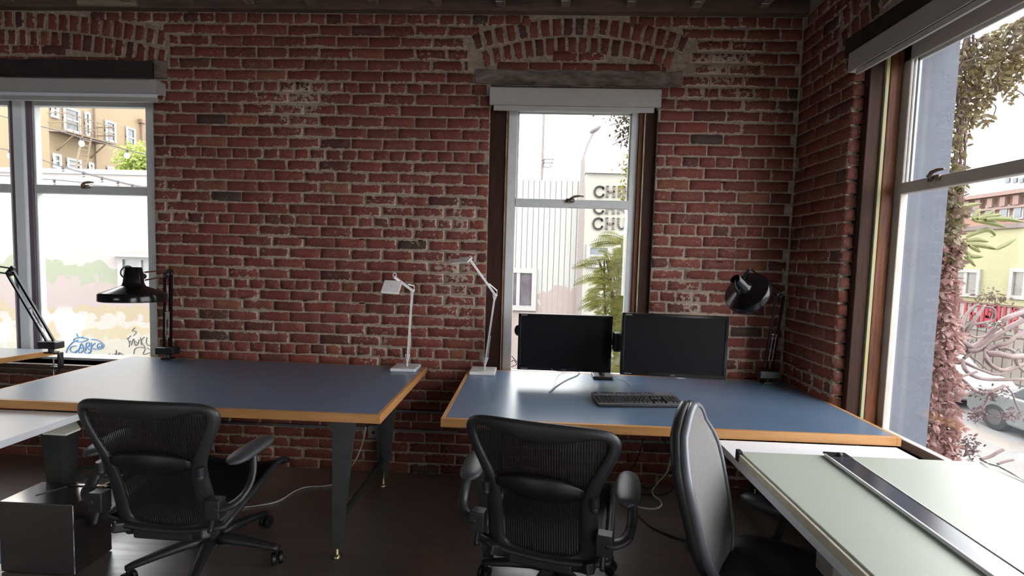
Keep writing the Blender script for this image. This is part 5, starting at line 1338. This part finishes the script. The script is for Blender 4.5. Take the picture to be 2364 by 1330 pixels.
# twisted branches
o = thing('twisted_branches', 'tangle of smooth purple-brown tree branches in front of the street, right window', 'branch', at(2240, 800, Y=3.4)); of = Vector(o.location)
c7 = lambda x, y: (2120+x/5.115, 620+y/5.115)
BARK = plain('bark_mauve', (.44,.30,.29,1), .65, 0, .15, 12, .4, 60, c2=(.28,.19,.18,1))
for L, r0 in (([(220,600),(330,700),(430,800),(560,890),(640,940)],.022),([(600,950),(720,890),(820,800),(920,690),(1020,600),(1130,550),(1260,510)],.020),([(560,960),(700,960),(820,860),(950,770),(1100,680),(1260,600)],.020),
  ([(540,1060),(620,1000),(760,900),(880,850),(1000,815),(1120,820),(1260,830)],.011),([(800,960),(900,920),(1020,890),(1150,810),(1260,740)],.016),([(820,1010),(950,1010),(1100,1040),(1260,1030)],.022),
  ([(530,1090),(480,1110),(400,1100),(400,1050),(470,990),(560,950)],.015),([(800,960),(810,1080),(900,1170),(1020,1200),(1150,1160),(1260,1130)],.014),([(520,1080),(560,1200),(680,1280),(850,1310),(1260,1310)],.014),
  ([(545,1110),(650,1160),(780,1210),(900,1250),(1020,1240),(1130,1190),(1260,1130)],.010),([(540,820),(560,740),(650,620),(740,500),(780,440)],.012),([(530,810),(520,700),(560,560),(650,460),(720,430)],.012),([(560,780),(600,720),(660,660),(780,640),(880,600),(900,520),(880,470),(760,450)],.009),
  ([(620,1040),(720,1110),(810,1190)],.006),([(600,780),(680,810),(800,795),(880,740)],.006),([(950,950),(1010,940),(1100,960),(1140,990)],.012),([(1150,1070),(1180,1150),(1260,1220)],.012),
  ([(340,680),(400,720),(450,790)],.006),([(400,870),(470,920),(420,940)],.006),([(440,1030),(480,1000),(560,1020)],.008)):
    pts = smooth_path([at(*c7(*q), Y=3.35+.05*sin(q[0]/170+q[1]/90)) for q in L], 5)
    MB().tube(pts, [r0*(1-.25*i/len(pts)) for i in range(len(pts))], 10).build('branch', BARK, o, off=of, smooth=True)
MB().tube(smooth_path([(5.2, 3.7, GZ), (5.0, 3.6, -.8), at(2480, 760, Y=3.5), at(2400, 735, Y=3.45), at(2364, 722, Y=3.4)], 5), .035, 12).build('trunk', BARK, o, off=of, smooth=True)
c8 = lambda x, y: (2080+x/5.116, 850+y/5.116)
for L, r0 in (([(580,70),(680,100),(760,160),(850,250),(960,295),(1080,270),(1230,205)],.010),([(1230,205),(1310,290),(1350,400),(1400,500)],.005),([(640,110),(740,90),(900,40)],.008),([(700,340),(800,300),(870,260)],.008),([(960,480),(1000,420),(1030,330)],.007),([(940,1075),(1050,1045),(1150,990),(1210,960)],.010),([(1140,1135),(1220,1105),(1330,1080)],.008)):
    pts = smooth_path([at(*c8(*q), Y=3.2) for q in L], 5)
    MB().tube(pts, r0, 8).build('branch', BARK, o, off=of, smooth=True)
def sprig(px0, px1, py0, py1, n, size, mat, seed, Y=3.2):
    r2 = random.Random(seed); pts = []
    for _ in range(n):
        a, b = r2.gauss(0, .35), r2.gauss(0, .35); pts.append(at((px0+px1)/2+a*(px1-px0)/1.4, (py0+py1)/2+b*(py1-py0)/1.4, Y=Y+r2.uniform(-.06, .06)))
    leafmesh(pts, size, 'leaf_sprig', mat, o, of, .4, seed=seed)
PLUM = leafmat('plum_leaf', (.20,.12,.12,1), (.13,.08,.09,1), 16)
sprig(2210, 2262, 1003, 1062, 110, .032, PLUM, 31, 3.0); sprig(2245, 2330, 665, 705, 120, .030, leafmat('olive_leaf', (.26,.21,.12,1), (.2,.14,.1,1)), 32); sprig(2250, 2330, 890, 925, 90, .030, PLUM, 33); sprig(2300, 2364, 945, 968, 80, .030, PLUM, 34); sprig(2278, 2312, 740, 755, 50, .028, plain('pale_leaf', (.5,.5,.42,1), .5), 35); sprig(2235, 2290, 940, 970, 120, .03, PLUM, 36)
# ---- street side: yellow building, sign, fence, cars
YX = 17.0
o = thing('yellow_building', 'pale yellow building across the street with red CALIFORNIA lettering, seen through the right window', 'building', (YX+4, 22, GZ)); of = Vector(o.location)
rz_ = at(2364, 522, X=YX).z; sg = at(2180, 691, X=YX).z; sb = at(2190, 742, X=YX).z
MB().box((YX, 6, sg), (YX+8, 26, rz_)).build('yellow_wall', plain('yellow_paint', (.62,.585,.33,1), .8, 0, .03, .4), o, off=of)
MB().box((YX-.02, 6, sb-.15), (YX+8, 26, sg-.04)).build('sign_band', plain('sign_band_white', (.62,.60,.54,1), .7), o, off=of)
MB().box((YX-.06, 6, sg-.05), (YX+.1, 26, sg+.03)).build('sign_trim', plain('trim_brown', (.30,.16,.12,1), .7), o, off=of)
MB().box((YX+.02, 6, GZ), (YX+8, 26, sb-.14)).build('shopfront', plain('shop_pastel', (.52,.50,.40,1), .7, 0, .12, .5, c2=(.50,.36,.36,1)), o, off=of)
MB().box((YX-.1, 6, rz_-.05), (YX+8, 26, rz_+.12)).build('roof_edge', plain('roof_edge_brown', (.35,.27,.25,1), .8), o, off=of)
REDP = plain('red_paint', (.62,.03,.06,1), .6)
m = MB(); yA, yZ = at(2180, 700, X=YX).y, at(2357, 712, X=YX).y; n_l = 10; stp = (yA-yZ)/n_l
for i, ch in enumerate('CALIFORNIA'):
    y0_ = yA-i*stp; wd = stp*.86; hh = sg-.08-sb
    fn = lambda a, b, y0_=y0_: Vector((YX-.045, y0_-a, sb+b))
    if ch == 'C':
        for p, q in (((.1,0),(.1,1)),((.1,1),(.9,1)),((.1,0),(.9,0))): m.bar(fn(p[0]*wd, p[1]*hh), fn(q[0]*wd, q[1]*hh), .10, .03, (-1,0,0))
    else: letter_at(m, ch, fn, wd if ch != 'I' else wd*.8, hh, .10, False)
m.build('lettering', REDP, o, off=of)
for a, b in (((2205,628),(2258,677)), ((2342,628),(2400,684))):
    yy0, yy1 = at(a[0], 650, X=YX).y, at(b[0], 650, X=YX).y; zt = at(a[0], a[1], X=YX).z; zb_ = at(a[0], b[1]-2, X=YX).z
    m = MB(); tw = .13; lo, hi = min(yy0, yy1), max(yy0, yy1)
    m.box((YX-.08, lo-tw, zt), (YX+.02, hi+tw, zt+tw)); m.box((YX-.08, lo-tw, zb_-tw), (YX+.02, hi+tw, zb_)); m.box((YX-.08, lo-tw, zb_), (YX+.02, lo, zt)); m.box((YX-.08, hi, zb_), (YX+.02, hi+tw, zt)); m.box((YX-.06, (lo+hi)/2-.07, zb_), (YX+.02, (lo+hi)/2+.07, zt))
    f = m.build('window', WTRIM, o, off=of); MB().box((YX-.02, lo, zb_), (YX+.01, hi, zt)).build('pane', plain('blind_pane', (.36,.34,.29,1), .3, 0, .15, 1, vs=(1,1,30)), f, off=of)
a = at(2203, 735, X=YX-.05)
tag(MB().box((YX-.7, a.y-.22, at(2203, 758, X=YX-.6).z), (YX-.68, a.y+.25, at(2203, 733, X=YX-.6).z)).build('parking_sign', plain('sign_pink', (.60,.42,.40,1), .6, 0, .2, 9, c2=(.62,.55,.5,1))), 'small pale red and white notice board below the red lettering across the street', 'sign')
o = thing('iron_fence', 'dark iron railing fence along the pavement across the street', 'fence', (16.4, 20, GZ+.14)); of = Vector(o.location)
FI = plain('fence_iron', (.16,.13,.14,1), .6)
m = MB()
for z in (.15, 1.05, 2.0): m.bar((16.4, 11, GZ+.14+z), (16.4, 25, GZ+.14+z), .05, .05)
m.build('rail', FI, o, off=of); m = MB(); y = 11
while y < 25: m.bar((16.4, y, GZ+.15), (16.4, y, GZ+2.3), .024, .024); m.bar((16.4, y, GZ+1.25), (16.4, y+.17, GZ+1.5), .018, .018); m.bar((16.4, y+.34, GZ+1.25), (16.4, y+.17, GZ+1.5), .018, .018); y += .34
tag(m.build('picket', FI, o, off=of), kind='stuff')
# far buildings
FX = 30
o = thing('brick_building', 'distant red-brown brick building with dentil cornice above the yellow building', 'building', (FX+4, 30, GZ)); of = Vector(o.location)
z1, z2 = at(2364, 441, X=FX).z, at(2364, 530, X=FX).z
MB().box((FX, 8, GZ), (FX+8, 45, z1)).build('brick_wall', plain('far_brick', (.50,.27,.19,1), .8, 0, .05, .8), o, off=of)
m = MB(); m.box((FX-.5, 8, z1-.15), (FX+1, 45, z1+.1)); m.box((FX-.25, 8, z1-1.0), (FX+.2, 45, z1-.85)); y = 8
while y < 45: m.box((FX-.3, y, z1-.82), (FX, y+.35, z1-.25)); y += .85
m.build('cornice', plain('far_cornice', (.46,.30,.25,1), .8), o, off=of)
for px in (2255, 2288, 2322, 2354):
    a = at(px-6, 478, X=FX); b = at(px+7, 503, X=FX); zt, zb_ = at(px, 477, X=FX).z, at(px, 502, X=FX).z
    m = MB(); lo, hi = min(a.y, b.y), max(a.y, b.y); m.box((FX-.1, lo-.1, zb_-.1), (FX+.02, hi+.1, zt+.1)); f = m.build('window', WTRIM, o, off=of); MB().box((FX-.14, lo, zb_), (FX-.09, hi, zt)).build('pane', OG, f, off=of)
o = thing('white_building', 'far white building with window rows on the skyline at the right edge', 'building', (46, 36, GZ)); of = Vector(o.location)
z1 = at(2364, 404, X=42).z
MB().box((42, at(2364, 420, X=42).y-10, GZ), (50, at(2318, 420, X=42).y, z1)).build('facade', plain('far_white', (.62,.62,.60,1), .8, 0, .03), o, off=of)
for px in (2328, 2345, 2360):
    a, b = at(px-4, 412, X=42), at(px+4, 421, X=42); m = MB().box((41.9, min(a.y, b.y), b.z), (42.02, max(a.y, b.y), a.z)); m.build('window', OG, o, off=of)
# cars
def car(label, x, yfront, L, col, rz=0):
    o = thing('parked_car', label, 'car', (x, yfront, GZ), rz, group='cars parked on the street beyond the right window')
    W = .86
    body = [(-.02,.45),(.0,.30),(.25,.22),(L-.25,.22),(L-.02,.35),(L,.62),(L-.10,.86),(L-.9,.93),(L-1.45,1.38),(L-1.9,1.46),(1.65,1.44),(1.1,1.02),(.25,.90),(.03,.72)]
    low = [(y, z) for y, z in body if z < 1.1]
    mx = Matrix.Rotation(pi/2, 4, 'Z')
    pr = lambda poly, a, b, mb: mb.add([(a, y, z) for y, z in poly]+[(b, y, z) for y, z in poly], [tuple(range(len(poly))), tuple(reversed(range(len(poly), 2*len(poly))))]+[((i+1) % len(poly), i, len(poly)+i, len(poly)+(i+1) % len(poly)) for i in range(len(poly))])
    m = MB(); pr([(-.02,.45),(.0,.30),(.25,.22),(L-.25,.22),(L-.02,.35),(L,.62),(L-.10,.86),(L-.9,.95),(1.1,.98),(.25,.90),(.03,.72)], -W, W, m); m.build('body', col, o, bevel=.07, seg=3)
    m = MB(); pr([(L-.95,.93),(L-1.5,1.38),(L-1.95,1.45),(1.7,1.43),(1.05,.96)], -W+.12, W-.12, m); m.build('cabin', col, o, bevel=.05, seg=3)
    m = MB(); pr([(L-1.12,.97),(L-1.56,1.34),(1.75,1.38),(1.25,.99)], -W+.105, W-.105, m); m.build('side_window', OG, o)
    for yy in (.80, L-.85):
        for s in (-1, 1):
            m = MB(); m.tube([(s*(W-.20), yy, .33), (s*(W+.01), yy, .33)], .33, 26); wh = m.build('wheel', plain('tyre', (.05,.05,.05,1), .8), o, bevel=.02)
            m = MB(); m.tube([(s*(W-.1), yy, .33), (s*(W+.018), yy, .33)], .20, 20); m.build('hubcap', plain('hub', (.35,.34,.33,1), .35, .6), wh)
    return o
wx = at(2265, 960, Z=GZ+.33)
car('silver car parked across the street, cut off by the right edge of the photo', 12.9, wx.y-3.7, 4.5, plain('silver_paint', (.42,.44,.44,1), .3, .3, .04))
car('white van-like car parked farther up the street behind the pink creeper', 13.4, wx.y+1.6, 4.6, plain('white_car_paint', (.72,.72,.72,1), .3))
# ------------------------------------------------------------------ light
w = bpy.data.worlds.new('sky'); SC.world = w; w.use_nodes = True
bg = w.node_tree.nodes['Background']; bg.inputs[0].default_value = (.97, .985, 1.0, 1); bg.inputs[1].default_value = 8.2
def area(name, loc, rot, sx, sy, e, col=(1,1,1)):
    l = bpy.data.lights.new(name, 'AREA'); l.shape = 'RECTANGLE'; l.size = sx; l.size_y = sy; l.energy = e; l.color = col
    o = bpy.data.objects.new(name, l); COL.objects.link(o); o.location = loc; o.rotation_euler = rot; return o
